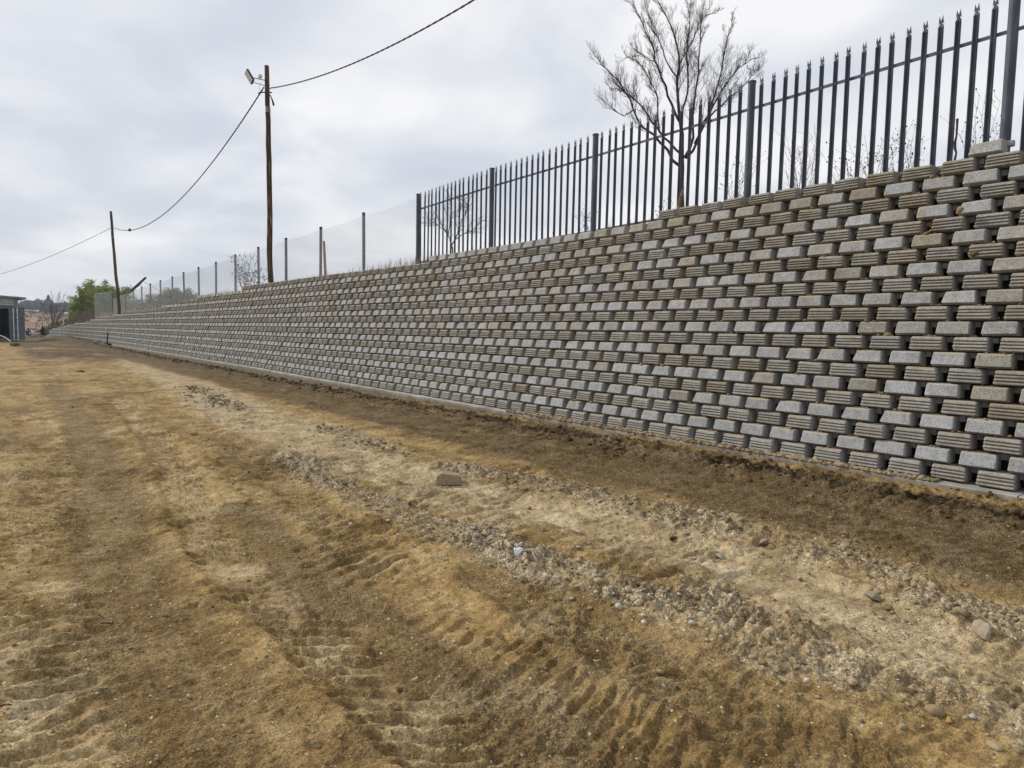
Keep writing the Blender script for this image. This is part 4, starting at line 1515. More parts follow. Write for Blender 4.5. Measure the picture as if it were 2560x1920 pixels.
def bamboo(name, spots, label, mat, seed, leaves=26000, leafsize=(0.10, 0.22)):
    """spots: (x,y,z,H,R) culm clusters; fans of narrow drooping leaves spread through an uneven volume"""
    rg = np.random.default_rng(seed)
    cx, cy, cz = spots[0][:3]
    root = empty(name, (cx, cy, cz), label, 'bamboo')
    V = []; F = []; A = []
    culm = MB()
    tot = sum(s[4] ** 2 * s[3] for s in spots)
    for (x, y, z, H, R) in spots:
        nc = int(14 + R * 8)
        cul = []
        for c in range(nc):
            a = rg.uniform(0, 2 * math.pi); rr = R * 0.45 * math.sqrt(rg.random())
            h = H * rg.uniform(0.55, 1.0) * (1 - 0.25 * rr / R)
            p0 = np.array([x - cx + rr * math.cos(a), y - cy + rr * math.sin(a), z - cz - 0.3])
            out = np.array([math.cos(a), math.sin(a), 0]) * rg.uniform(0.1, 0.9) * R
            pts = [p0 + out * (t ** 2.2) + np.array([0, 0, h * (t - 0.10 * t ** 3)]) for t in np.linspace(0, 1, 8)]
            culm.tube(pts, np.linspace(0.025, 0.006, 8), 3, cap=False)
            cul.append(pts)
        n = int(leaves * (R ** 2 * H) / tot)
        for i in range(n):
            pts = cul[rg.integers(nc)]
            t = (rg.random() ** 0.72) * 7 * 0.97 + 0.15; j = min(int(t), 6)
            p = pts[j] * (1 - t + j) + pts[j + 1] * (t - j)
            sp = 0.34 * R * (1.15 - t / 8.5)
            p = p + rg.normal(0, 1, 3) * np.array([sp, sp, sp * 0.55])
            if p[2] < 0: p[2] = abs(p[2]) * 0.5
            L = rg.uniform(*leafsize)
            d = rg.normal(0, 1, 3); d[2] = d[2] * 0.4 - 0.25; d /= np.linalg.norm(d)
            w = np.cross(d, rg.normal(0, 1, 3)); w /= np.linalg.norm(w)
            b = len(V)
            V += [p, p + d * L * 0.45 + w * L * 0.16, p + d * L, p + d * L * 0.45 - w * L * 0.16]
            F.append((b, b + 1, b + 2, b + 3))
            tt = np.clip(0.5 + 0.55 * gn1(p[0] * 1.1, p[1] * 1.1 + p[2] * 1.3) + rg.normal(0, 0.12), 0, 1)
            A += [tt] * 4
    culm.build('culms', M_picket, root)
    np_mesh('foliage', np.array(V), np.array(F), mat, root, attr=np.array(A))
    return root


def gn1(a, b):
    return float(gnoise(np.array([a]), np.array([b]), 5)[0])


def spot(x, ytop, D, R, zb):
    t = atD(x, ytop, D)
    return (t[0], t[1], zb, t[2] - zb, R)


bamboo('bamboo_thicket', [spot(266, 682, 88, 1.9, 1.4), spot(242, 662, 90, 1.6, 1.3), spot(230, 688, 92, 1.8, 1.2), spot(211, 716, 94, 1.7, 1.1), spot(288, 690, 86, 1.9, 1.8), spot(304, 714, 85, 1.4, 1.8), spot(238, 676, 94, 1.8, 1.3), spot(198, 750, 96, 1.4, 0.9), spot(220, 745, 92, 1.6, 1.2)],
       'large bright green bamboo thicket behind the slimmer leaning pole', M_bamboo, 3, 76000, (0.20, 0.42))
bamboo('bamboo_thicket', [spot(364, 728, 60, 0.9, 2.3), spot(392, 712, 60, 1.1, 2.3), spot(420, 700, 58, 0.9, 2.3), spot(447, 692, 57, 1.3, 2.3), spot(470, 716, 56, 0.9, 2.3), spot(380, 745, 59, 0.8, 2.3), spot(432, 722, 57, 1.0, 2.3)],
       'lower pale olive bamboo seen through the wire mesh', M_bamboo2, 4, 24000, (0.16, 0.34))

# ------------------------------------------------------------------ picket fence beyond the wall
pk = empty('picket_fence', (7.6, 92.0, 0.6), 'old fence of uneven timber pickets stepping down beyond the wall end', 'picket fence')
rg = np.random.default_rng(6)
pts_px = [(247, 763, 786, 70.5), (230, 768, 795, 73), (212, 774, 800, 76), (196, 782, 806, 79), (180, 790, 812, 82), (165, 797, 815, 84), (150, 801, 818, 86), (132, 808, 824, 88), (118, 813, 832, 90), (108, 820, 838, 92), (100, 826, 842, 94)]
xs_ = [p[0] for p in pts_px][::-1]
N = 44
for i in range(N):
    x = 247 - (247 - 100) * (i / (N - 1)) ** 1.0
    yt = np.interp(x, xs_, [p[1] for p in pts_px][::-1]); yb = np.interp(x, xs_, [p[2] for p in pts_px][::-1]); D = np.interp(x, xs_, [p[3] for p in pts_px][::-1])
    t = atD(x, yt, D); bt = atD(x, yb, D)
    h = t[2] - bt[2] + rg.normal(0, 0.06)
    w = rg.uniform(0.05, 0.10)
    mb = MB()
    mb.tube([(0, 0, -0.5), (rg.normal(0, .02), 0, h * 0.5), (rg.normal(0, 0.04), 0, h)], [w, w, w * 0.8], 6)
    o = mb.build('picket', M_picket, pk)
    o.location = Vector(bt) - pk.location
mb = MB()
mb.tube([tuple(Vector(atD(x, y, D + 0.1)) - pk.location) for x, y, D in ((247, 775, 70.5), (212, 787, 76), (180, 800, 82), (150, 810, 86), (118, 822, 90), (100, 833, 94))], 0.03, 4)
mb.build('rail', M_picket, pk)

# ------------------------------------------------------------------ container store
cont = empty('shipping_container', (1.9, 71.0, 0.0), 'grey shipping container with its doors open to a dark inside', 'container')
cl = np.array(cont.location)
ang = 0.02


def cT(u, v, z):
    """u to the picture's right along the front, v back into the depth"""
    c, s = math.cos(ang + 0.04), math.sin(ang + 0.04)
    return (u * c - v * s, u * s + v * c, z)


class CB(MB):
    def cbox(self, u0, u1, v0, v1, z0, z1, mi=0):
        P = [cT(u, v, z) for z in (z0, z1) for (u, v) in ((u0, v0), (u1, v0), (u1, v1), (u0, v1))]
        self.add(P, [(0, 3, 2, 1), (4, 5, 6, 7), (0, 1, 5, 4), (1, 2, 6, 5), (2, 3, 7, 6), (3, 0, 4, 7)], mi)

    def corr(self, u0, v0, u1, v1, z0, z1, n=18, dep=0.04, horiz=False):
        if not horiz:
            t = np.linspace(0, 1, 2 * n + 1); vs = []
            du, dv = u1 - u0, v1 - v0; L = math.hypot(du, dv); nx, ny = -dv / L, du / L
            for i, s in enumerate(t):
                o = dep if (i % 4) in (1, 2) else 0
                for z in (z0, z1): vs.append(cT(u0 + du * s + nx * o, v0 + dv * s + ny * o, z))
            self.add(vs, [(2 * i, 2 * i + 2, 2 * i + 3, 2 * i + 1) for i in range(len(t) - 1)])
        else:
            for k in range(n):
                za = z0 + (z1 - z0) * k / n; zb = z0 + (z1 - z0) * (k + 0.78) / n; zc_ = z0 + (z1 - z0) * (k + 1) / n
                vs = [cT(u0, v0, za), cT(u1, v1, za), cT(u1, v1 - 0.05, za + 0.03), cT(u0, v0 - 0.05, za + 0.03), cT(u1, v1 - 0.05, zb), cT(u0, v0 - 0.05, zb), cT(u1, v1, zc_), cT(u0, v0, zc_)]
                self.add(vs, [(0, 1, 2, 3), (3, 2, 4, 5), (5, 4, 6, 7)])


# front plane at v=0; right corner of the opening at u=0
f = CB(); f.cbox(-2.62, -2.44, 0, 0.16, 0.12, 2.92); f.cbox(-0.02, 0.12, 0, 0.16, 0.12, 2.92); f.cbox(-2.44, -0.02, 0, 0.16, 2.74, 2.92); f.cbox(-2.44, -0.02, 0, 0.16, 0.12, 0.26)
f.build('door_frame', M_steelgrey, cont)
f = CB(); f.corr(0.10, 0.16, 0.10, 6.0, 0.15, 2.9, 20); f.corr(-2.6, 6.0, -2.6, 0.16, 0.15, 2.9, 20); f.corr(0.10, 6.0, -2.6, 6.0, 0.15, 2.9, 8)
f.build('side_panels', M_steelgrey, cont)
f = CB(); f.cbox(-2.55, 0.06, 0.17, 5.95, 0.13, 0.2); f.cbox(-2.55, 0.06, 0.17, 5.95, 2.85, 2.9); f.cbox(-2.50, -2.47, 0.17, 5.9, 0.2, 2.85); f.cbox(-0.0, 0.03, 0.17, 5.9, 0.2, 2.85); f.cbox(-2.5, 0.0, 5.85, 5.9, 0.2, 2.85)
f.build('painted_dark_inside', M_dark, cont)  # near-black inner sheets: the shade inside the container is put into their colour
# right leaf, swung open past the side; left leaf just showing inside the frame
f = CB()
f.corr(0.13, -0.02, 0.98, -0.50, 0.14, 2.86, 4, 0.04)
f.cbox(0.12, 0.18, -0.06, 0.0, 0.12, 2.88)
for (u, v) in ((0.97, -0.50),): f.cbox(u - 0.05, u + 0.03, v - 0.03, v + 0.05, 0.14, 2.88)
f.v = f.v
dr = f.build('door_leaf', M_steelgrey, cont)
for u in (0.26, 0.52):
    r_ = CB(); P = [cT(u, -0.05 - (u - 0.13) * 0.56 - 0.09, z) for z in (0.12, 1.4, 2.84)]
    r_.tube(P, 0.035, 6)
    for z in (0.5, 1.1, 2.0, 2.6):
        q = cT(u, -0.05 - (u - 0.13) * 0.56 - 0.08, z); r_.box(q[0] - 0.07, q[0] + 0.07, q[1] - 0.05, q[1] + 0.05, z - 0.03, z + 0.03)
    r_.build('lock_rod', M_white, dr)
f = CB(); f.corr(-2.43, 0.10, -2.10, 0.85, 0.26, 2.74, 3, 0.04); f.build('door_leaf', simple('blue_grey_door', (0.18, 0.21, 0.26), 0.6, var=0.2), cont)
# loft panel and roof resting on the container: a lean-to of its own
lean = empty('roof_canopy', (1.9, 71.0, 2.95), 'teal corrugated gable and sloping grey roof built over the container', 'roof')
f = CB(); f.corr(-6.0, 0.02, 0.35, 0.02, 0.02, 0.78, 4, horiz=True); f.build('cladding', M_teal, lean)
f = CB(); f.cbox(0.36, 0.62, -0.08, 0.12, -0.02, 0.82); f.build('corner_flashing', M_roof, lean)
f = CB()
P = [cT(-6.0, -0.3, 1.16), cT(1.18, -0.3, 0.76), cT(1.18, 6.2, 0.76), cT(-6.0, 6.2, 1.16), cT(-6.0, -0.3, 1.04), cT(1.18, -0.3, 0.62), cT(1.18, 6.2, 0.62), cT(-6.0, 6.2, 1.04)]
f.add(P, [(0, 1, 2, 3), (7, 6, 5, 4), (0, 4, 5, 1), (1, 5, 6, 2), (2, 6, 7, 3), (3, 7, 4, 0)]); f.build('roof_sheet', M_roof, lean)
f = CB(); f.cbox(-6.0, 0.6, 0.1, 6.0, 0.0, 0.04); f.cbox(0.40, 0.55, 0.14, 6.0, 0.0, 0.72); f.build('side_boarding', M_roof, lean)

# ------------------------------------------------------------------ yard bits
def place_px(x, y, z=None):
    d = FW + (x - 1280) / 1700 * RR - (y - 960) / 1700 * UU
    t = (0 - CAM[2]) / d[2]
    p = CAM + d * t
    for _ in range(4):
        h = gz(p[0], p[1]); t = (h - CAM[2]) / d[2]; p = CAM + d * t
    return np.array([p[0], p[1], gz(p[0], p[1])])


ICO_V = None


def ico(sub=1):
    import bmesh
    bm = bmesh.new(); bmesh.ops.create_icosphere(bm, subdivisions=sub, radius=1.0)
    V = np.array([v.co[:] for v in bm.verts]); F = np.array([[v.index for v in f.verts] for f in bm.faces]); bm.free()
    return V, F


I1, I2, I3 = ico(1), ico(2), ico(3)


def rock(name, loc, size, label, cat='rock', mat=M_rock, seed=0, rot=0.0, group=None, flat=False, cut=0.9):
    rg = np.random.default_rng(seed)
    V, F = I3 if max(size) > 0.05 else I2
    V = V.copy()
    # planar cuts make a broken stone
    for k in range(11):
        n = rg.normal(0, 1, 3); n /= np.linalg.norm(n); d = rg.uniform(0.28, 0.72) * cut / 0.9
        s = V @ n; V = V - np.outer(np.maximum(s - d, 0), n) * 0.92
    V += rg.normal(0, 0.028, V.shape)
    V *= np.array(size) / 2 / np.abs(V).max(0)
    c, s = math.cos(rot), math.sin(rot)
    V = np.stack([V[:, 0] * c - V[:, 1] * s, V[:, 0] * s + V[:, 1] * c, V[:, 2]], 1)
    o = np_mesh(name, V, F, mat, attr=np.full(len(V), rg.random()))
    o.location = (loc[0], loc[1], loc[2] + size[2] * 0.30)
    return meta(o, label, cat, group)


p = place_px(1122, 1205)
slab = MB()
L_, Wd, Hh = 0.25, 0.15, 0.115
pr = [(-0.5, -0.5, 0), (0.5, -0.5, 0), (0.52, 0.5, 0), (-0.48, 0.45, 0), (-0.48, -0.42, 0.75), (-0.30, -0.40, 1.0), (0.46, -0.44, 0.78), (0.44, 0.42, 0.80), (-0.25, 0.42, 1.05), (-0.46, 0.38, 0.8)]
vs = [(a * L_, b_ * Wd, c * Hh) for a, b_, c in pr]
slab.add(vs, [(3, 2, 1, 0), (0, 1, 6, 5, 4), (1, 2, 7, 6), (2, 3, 9, 8, 7), (3, 0, 4, 9), (4, 5, 8, 9), (5, 6, 7, 8)])
so_ = slab.build('rock_slab', M_slab, loc=(p[0], p[1], p[2] - 0.010))
so_.rotation_euler = (0, 0, math.atan2(RR[1], RR[0]) + 0.10)
meta(so_, 'brick shaped tan rock lying alone beside the pale track', 'rock')
bv = so_.modifiers.new('bevel', 'BEVEL'); bv.width = 0.009; bv.segments = 2

RK = [((2462, 1588), (0.125, 0.095, 0.085), 'large rounded tan rock at the lower right edge of the rubble ridge', M_rock, 3),
      ((1680, 1352), (0.085, 0.06, 0.04), 'dark thin broken slab tipped up in the middle of the rubble ridge', M_clodd, 5),
      ((1800, 1388), (0.07, 0.06, 0.05), 'pale tan clod just right of the dark broken slab', M_chip, 6),
      ((2001, 1450), (0.045, 0.035, 0.035), 'white chalky lump below the rubble ridge, left of a matching one', M_chip, 7),
      ((2022, 1446), (0.035, 0.035, 0.030), 'white chalky lump below the rubble ridge, right of a matching one', M_chip, 8),
      ((2180, 1500), (0.10, 0.08, 0.06), 'broad rounded clod in the widest part of the rubble ridge', M_rock, 9),
      ((1910, 1360), (0.09, 0.06, 0.045), 'long smooth stone on the upper side of the rubble ridge', M_rock, 10),
      ((1575, 1475), (0.060, 0.05, 0.05), 'grey angular stone in the lower whitish debris', M_clod, 11),
      ((1036, 1367), (0.04, 0.028, 0.022), 'small white stone alone on the tan ground left of the paper scrap', M_chip, 12),
      ((1376, 1560), (0.045, 0.035, 0.028), 'greyish clod below the lower end of the whitish debris', M_clod, 13),
      ((1000, 1740), (0.028, 0.024, 0.020), 'small dark stone near the bottom centre', M_clodd, 14),
      ((1170, 1750), (0.028, 0.024, 0.018), 'small pinkish stone near the bottom centre', M_rock, 15),
      ((2270, 1730), (0.085, 0.03, 0.022), 'flat dark flake of rock in the lower right', M_clodd, 16),
      ((2370, 1805), (0.050, 0.030, 0.022), 'orange brown stone near the bottom right corner', simple('rust_stone', (0.42, 0.24, 0.08), 0.9), 17),
      ((200, 930), (0.55, 0.30, 0.08), 'flat slab fragment lying alone in the distant yard', M_clodd, 18),
      ((735, 1500), (0.022, 0.018, 0.012), 'tiny dark pebble left of the bottom centre', M_clodd, 19),
      ((1255, 1600), (0.032, 0.026, 0.02), 'half buried dark clod right of the bottom centre', M_clodd, 20),
      ((2035, 1640), (0.030, 0.02, 0.018), 'small white quartz chip below the pale track', M_chip, 21),
      ((1990, 1670), (0.040, 0.028, 0.018), 'larger white quartz chip below the pale track', M_chip, 22)]
for (xy, sz, lab, mt, sd_) in RK:
    rock('rock', place_px(*xy), sz, lab, 'rock', mt, sd_, rot=sd_ * 1.3)
# plugs of earth lodged in the wall
for (x, y, lab, mt, s_) in ((2400, 525, 'round dried earth clod wedged between two upper wall blocks', M_rock, 0.085), (2436, 634, 'dark root ball plugged in a gap of the wall', M_clodd, 0.085)):
    q = atX(x, y, float(face_x(2.3, 2.3)) + 0.02)
    rock('earth_clod', (q[0], q[1], q[2] - s_ * 0.3), (s_, s_, s_ * 0.95), lab, 'clod', mt, int(x), cut=1.2)

# paper scrap (slightly curled) and bent pipe offcut below it
p = place_px(1297, 1392)
mb = MB(); n = 6; vs = []
rgt = np.array([RR[0], RR[1], 0]); rgt /= np.linalg.norm(rgt); bk = np.array([-rgt[1], rgt[0], 0])
for j in range(4):
    for i in range(n + 1):
        u = (i / n - 0.5) * 0.062; v = j / 3 * 0.062
        vs.append(tuple(rgt * (u + 0.004 * math.sin(j * 2)) + bk * v * 0.55 + np.array([0, 0, v * 0.75 + 0.004 * math.sin(i * 1.4 + j)])))
fs = [(j * (n + 1) + i, j * (n + 1) + i + 1, (j + 1) * (n + 1) + i + 1, (j + 1) * (n + 1) + i) for j in range(3) for i in range(n)]
mb.add(vs, fs)
pp_ = mb.build('paper_scrap', simple('white_paper', (0.66, 0.67, 0.70), 0.8, var=0.12, scale=40), loc=(p[0], p[1], p[2] + 0.004), smooth=True)
sm = pp_.modifiers.new('thick', 'SOLIDIFY'); sm.thickness = 0.001
meta(pp_, 'small crumpled white paper scrap lying in the whitish debris', 'paper')
mb = MB(); seq = [place_px(x, y) for x, y in ((1276, 1387), (1290, 1398), (1304, 1404), (1316, 1410), (1330, 1409), (1342, 1406))]
o0 = seq[0]
mb.tube([tuple(q - o0 + np.array([0, 0, 0.010])) for q in seq], [0.003, 0.006, 0.007, 0.007, 0.006, 0.003], 6)
meta(mb.build('bark_strip', M_chip, loc=tuple(o0)), 'curved pale strip of bark just below the paper scrap', 'bark strip')
for k, (a_, b_, lab, th) in enumerate((((1290, 1346), (1318, 1354), 'thin dark stick just above the paper scrap', 0.004), ((250, 1560), (284, 1562), 'short black stick in the lower left', 0.004),
                                       ((0, 1768), (30, 1764), 'dark twig at the left edge near the bottom', 0.004), ((1226, 1783), (1246, 1791), 'pale curved twig near the bottom centre', 0.003),
                                       ((1238, 1458), (1228, 1468), 'short reddish twig below the whitish debris', 0.0035), ((1960, 1436), (1900, 1452), 'thin pale root trailing from the rubble ridge', 0.003))):
    A0 = place_px(*a_); B0 = place_px(*b_)
    mb = MB(); mid = (A0 + B0) / 2 + np.array([0, 0, 0.008]) - A0
    mb.tube([(0, 0, 0.005), tuple(mid), tuple(B0 - A0 + np.array([0, 0, 0.005]))], [th, th * 0.9, th * 0.5], 6)
    meta(mb.build('stick', M_bark if k in (0, 1, 2) else M_clod, loc=tuple(A0)), lab, 'stick')

# bent white pipe, timber block, stacked blocks, jacket on a post, crouching worker
q = [atD(x, y, 56) for x, y in ((-16, 836), (-6, 837), (4, 840), (14, 844), (22, 850), (28, 856), (32, 862))]
mb = MB(); mb.tube([tuple(p - q[-1]) for p in resample(q, 16)], 0.05, 8)
meta(mb.build('bent_pipe', simple('pipe_white', (0.72, 0.66, 0.58), 0.5, var=0.1), loc=tuple(q[-1]), smooth=True), 'pale bent plastic pipe arching over the ground before the container', 'pipe')
p = place_px(37, 866)
mb = MB(); mb.box(-0.22, 0.22, -0.16, 0.16, 0, 0.24); o = mb.build('timber_block', M_picket, loc=(p[0], p[1], p[2] - 0.02)); o.rotation_euler = (0, 0, 0.5)
bv = o.modifiers.new('bevel', 'BEVEL'); bv.width = 0.015
meta(o, 'short brown timber block at the foot of the bent pipe', 'timber block')

rgt = np.array([1.0, 0.0, 0.0])
bs = atD(91, 850, 74)
bstk = empty('block_stack', (bs[0], bs[1], gz(bs[0], bs[1])), 'low stack of spare grey wall blocks beyond the container', 'block stack')
rg = np.random.default_rng(44)
for i in range(7):
    for k in range(3 if 1 < i < 6 else 1):
        o = bpy.data.objects.new('smooth_block', ME_S[i % 6]); COL.objects.link(o); o.parent = bstk
        u = -0.95 + i * 0.30
        o.location = (u * rgt[0], u * rgt[1] + rg.normal(0, .03), k * 0.155 - 0.01)
        o.rotation_euler = (0, 0, ang + math.pi / 2 + rg.normal(0, 0.12)); o.scale = (1.5, 1, 1)

rgt0 = rgt; rgt = np.array([1.0, 0.0, 0.0]); bk = np.array([0.0, 1.0, 0.0])
# jacket hanging on a post
jp = atD(107, 849, 73); gz0 = gz(jp[0], jp[1]) - 0.05
mb = MB(); mb.tube([(0, 0, -0.3), (0.01, 0, 1.0), (-0.02, 0, 1.62)], 0.035, 7)
meta(mb.build('stake', M_picket, loc=(jp[0], jp[1], gz0)), 'upright stake holding a black jacket at the wall end', 'stake')


def skin_body(name, verts, edges, rads, mat, parent, root=0, sub=1):
    me = bpy.data.meshes.new(name)
    me.from_pydata([tuple(v) for v in verts], edges, [])
    o = link(name, me, parent, mat)
    sk = o.modifiers.new('skin', 'SKIN')
    lay = me.skin_vertices[0] if me.skin_vertices else None
    if lay is None:
        bpy.context.view_layer.objects.active = o
        lay = me.skin_vertices[0]
    for i, r in enumerate(rads):
        lay.data[i].radius = (r, r) if not isinstance(r, tuple) else r
        lay.data[i].use_root = (i == root)
    s = o.modifiers.new('sub', 'SUBSURF'); s.levels = sub; s.render_levels = sub
    return o


JS = 0.8
jk = empty('black_jacket', (jp[0], jp[1], gz0 + 0.35), 'black work jacket hung over a stake beside the wall end', 'jacket')
mb = MB()
secs = [(0.0, 0.26, 0.12), (0.25, 0.25, 0.13), (0.55, 0.23, 0.13), (0.80, 0.21, 0.12), (0.95, 0.13, 0.09), (1.02, 0.07, 0.06)]
vs = []; n = 12
for (z, a_, b_) in secs:
    for k in range(n):
        t = 2 * math.pi * k / n
        w = 1 + 0.10 * math.sin(3 * t + z * 6)
        vs.append(tuple(rgt * a_ * w * math.cos(t) + bk * b_ * w * math.sin(t) + np.array([0, 0, z])))
fs = [(i * n + k, i * n + (k + 1) % n, (i + 1) * n + (k + 1) % n, (i + 1) * n + k) for i in range(len(secs) - 1) for k in range(n)] + [tuple(range(n - 1, -1, -1)), tuple((len(secs) - 1) * n + k for k in range(n))]
mb.add(vs, fs); mb.build('body', simple('black_cloth', (0.02, 0.02, 0.026), 0.85), jk, smooth=True)
mb = MB()
for s in (-1, 1):
    mb.tube([tuple(rgt * 0.17 * s + np.array([0, 0, 0.86])), tuple(rgt * 0.27 * s + np.array([0, 0, 0.5])), tuple(rgt * 0.24 * s + np.array([0, 0, 0.1]))], [0.07, 0.06, 0.05], 8)
mb.build('sleeves', simple('black_cloth_sleeve', (0.02, 0.02, 0.026), 0.85), jk, smooth=True)
mb = MB()
v = [rgt * -0.06 + np.array([0, 0, 1.06]), rgt * 0.06 + np.array([0, 0, 1.08]), rgt * -0.10 + np.array([0, 0, 0.95]), rgt * -0.26 + np.array([0, 0, 0.88]), rgt * -0.28 + np.array([0, 0, 0.72]), rgt * -0.20 + np.array([0, 0, 0.58]), rgt * -0.16 + np.array([0, 0, 0.8])]
v = [p - bk * 0.15 for p in v]
mb.add([tuple(p) for p in v] + [tuple(p + bk * 0.03) for p in v], [(0, 1, 2, 3), (2, 6, 4, 3), (6, 5, 4), (7, 10, 9, 8), (9, 10, 11, 13), (13, 11, 12), (0, 3, 10, 7), (3, 4, 11, 10), (4, 5, 12, 11), (5, 6, 13, 12), (1, 0, 7, 8), (2, 1, 8, 9), (6, 2, 9, 13)])
jk.scale = (0.62, 0.62, 0.95)
wc = mb.build('white_cloth', M_white, loc=(jp[0], jp[1], gz0 + 0.35)); wc.scale = (0.62, 0.62, 0.95); meta(wc, 'white cloth draped over the shoulder of the black jacket', 'cloth')

# crouching worker
wp = atD(70, 846, 74); wz = gz(wp[0], wp[1])
man = empty('person', (wp[0], wp[1], wz), 'worker crouching in dark overalls and a red hood beyond the container', 'person')
R3 = lambda a_, b_, z: tuple(rgt * a_ + bk * b_ + np.array([0, 0, z]))
sv = [R3(0, 0, 0.32), R3(-0.02, 0.0, 0.50), R3(0.0, -0.02, 0.70), R3(0.04, -0.03, 0.80),     # pelvis, waist, chest, neck
      R3(-0.12, 0.0, 0.30), R3(0.10, -0.30, 0.46), R3(0.02, -0.22, 0.08), R3(0.08, -0.34, 0.04),    # left leg
      R3(0.12, 0.0, 0.30), R3(0.30, -0.22, 0.46), R3(0.20, -0.12, 0.08), R3(0.28, -0.24, 0.04),
      R3(-0.16, -0.02, 0.72), R3(-0.16, -0.16, 0.50), R3(0.02, -0.34, 0.42),
      R3(0.18, -0.02, 0.72), R3(0.26, -0.16, 0.52), R3(0.20, -0.36, 0.40)]
ed = [(0, 1), (1, 2), (2, 3), (0, 4), (4, 5), (5, 6), (6, 7), (0, 8), (8, 9), (9, 10), (10, 11), (2, 12), (12, 13), (13, 14), (2, 15), (15, 16), (16, 17)]
rd = [0.15, 0.14, 0.15, 0.06, 0.10, 0.085, 0.055, 0.05, 0.10, 0.085, 0.055, 0.05, 0.07, 0.055, 0.04, 0.07, 0.055, 0.04]
skin_body('body', sv, ed, rd, simple('navy_overalls', (0.035, 0.028, 0.075), 0.85), man, 0, 2)
V, F = I3
hv = V * np.array([0.085, 0.10, 0.12])
hd = np_mesh('head', hv, F, simple('skin', (0.12, 0.07, 0.05), 0.7), man, smooth=True); hd.location = R3(0.07, -0.06, 0.90)
nz_ = MB(); nz_.tube([R3(0.09, -0.15, 0.91), R3(0.10, -0.185, 0.885)], [0.010, 0.018], 6); nz_.build('nose', simple('skin_nose', (0.12, 0.07, 0.05), 0.7), man)
hm = V * np.array([0.115, 0.125, 0.13]); hm = hm[:, :]
hood = np_mesh('hood', hm, F, simple('red_cloth', (0.42, 0.035, 0.03), 0.8), man, smooth=True); hood.location = R3(0.05, -0.015, 0.935)
mb = MB()
for (a_, b_, z, w, h) in ((-0.10, -0.155, 0.46, 0.05, 0.05), (0.12, -0.40, 0.42, 0.07, 0.03), (-0.02, -0.165, 0.72, 0.05, 0.04)):
    c = np.array(R3(a_, b_, z)); mb.add([tuple(c - rgt * w - np.array([0, 0, h])), tuple(c + rgt * w - np.array([0, 0, h])), tuple(c + rgt * w + np.array([0, 0, h])), tuple(c - rgt * w + np.array([0, 0, h]))] +
                                       [tuple(c + bk * .02 - rgt * w - np.array([0, 0, h])), tuple(c + bk * .02 + rgt * w - np.array([0, 0, h])), tuple(c + bk * .02 + rgt * w + np.array([0, 0, h])), tuple(c + bk * .02 - rgt * w + np.array([0, 0, h]))],
                                       [(0, 1, 2, 3), (7, 6, 5, 4), (0, 4, 5, 1), (1, 5, 6, 2), (2, 6, 7, 3), (3, 7, 4, 0)])
mb.build('reflective_patches', M_white, man)

# old leaning fence posts beyond
for (x, yt, yb, D, lab) in ((90, 806, 832, 96, 'thin rusty fence post left of a leaning brace'), (106, 808, 832, 100, 'thin rusty fence post right of a leaning brace')):
    t_ = atD(x, yt, D); b_ = atD(x + 1, yb, D)
    mb = MB(); mb.tube([(0, 0, -0.6), tuple(t_ - b_)], 0.045, 6)
    meta(mb.build('fence_post', M_picket, loc=tuple(b_)), lab, 'post')
a_ = atD(90, 807, 96); b_ = atD(102, 820, 98)
mb = MB(); mb.tube([(0, 0, 0), tuple(b_ - a_)], 0.04, 6)
meta(mb.build('brace', M_picket, loc=tuple(a_)), 'leaning brace joining two rusty fence posts', 'brace')

# ------------------------------------------------------------------ loose stones and clods
def scatter(name, pts, sizes, mat, label, seed, ico_=I1, rough=0.22):
    rg = np.random.default_rng(seed)
    V0, F0 = ico_
    n = len(pts)
    nv = len(V0)
    sc = rg.uniform(0.65, 1.3, (n, 1, 3)) * sizes[:, None, None]
    sc[:, :, 2] *= 0.72
    kf = rg.normal(0, 2.6, (n, 3, 3)); ph = rg.uniform(0, 6.28, (n, 1, 3))
    lump = np.sin(np.einsum('vk,nkj->nvj', V0, kf) + ph).sum(2, keepdims=True)
    jit = 1 + 0.13 * lump + rg.normal(0, rough, (n, nv, 1))
    V = V0[None] * jit
    a = rg.uniform(0, 2 * math.pi, n); c, s = np.cos(a)[:, None], np.sin(a)[:, None]
    b = rg.uniform(0, 2 * math.pi, n); cb, sb = np.cos(b)[:, None], np.sin(b)[:, None]
    x = V[..., 0] * cb - V[..., 2] * sb; zq = V[..., 0] * sb + V[..., 2] * cb
    V = np.stack([x, V[..., 1], zq], 2) * sc
    X = V[..., 0] * c - V[..., 1] * s; Yq = V[..., 0] * s + V[..., 1] * c
    V = np.stack([X, Yq, V[..., 2]], 2) + pts[:, None, :]
    F = (F0[None] + (np.arange(n) * nv)[:, None, None]).reshape(-1, 3)
    t = np.repeat(rg.random(n), nv)
    o = np_mesh(name, V.reshape(-1, 3), F, mat, attr=t)
    return meta(o, label, 'stones', kind='stuff')


def along(pts, n, sd_, rg, bias=0.0):
    P = resample(pts, 400)
    i = rg.uniform(0, 398, n); k = i.astype(int); f = (i - k)[:, None]
    q = P[k] * (1 - f) + P[k + 1] * f
    return q + rg.normal(0, sd_, (n, 2))


def settle(xy, sizes, sink=0.25):
    z = ground_h(xy[:, 0], xy[:, 1])
    return np.column_stack([xy, z + sizes * (0.72 - sink) * 0.6])


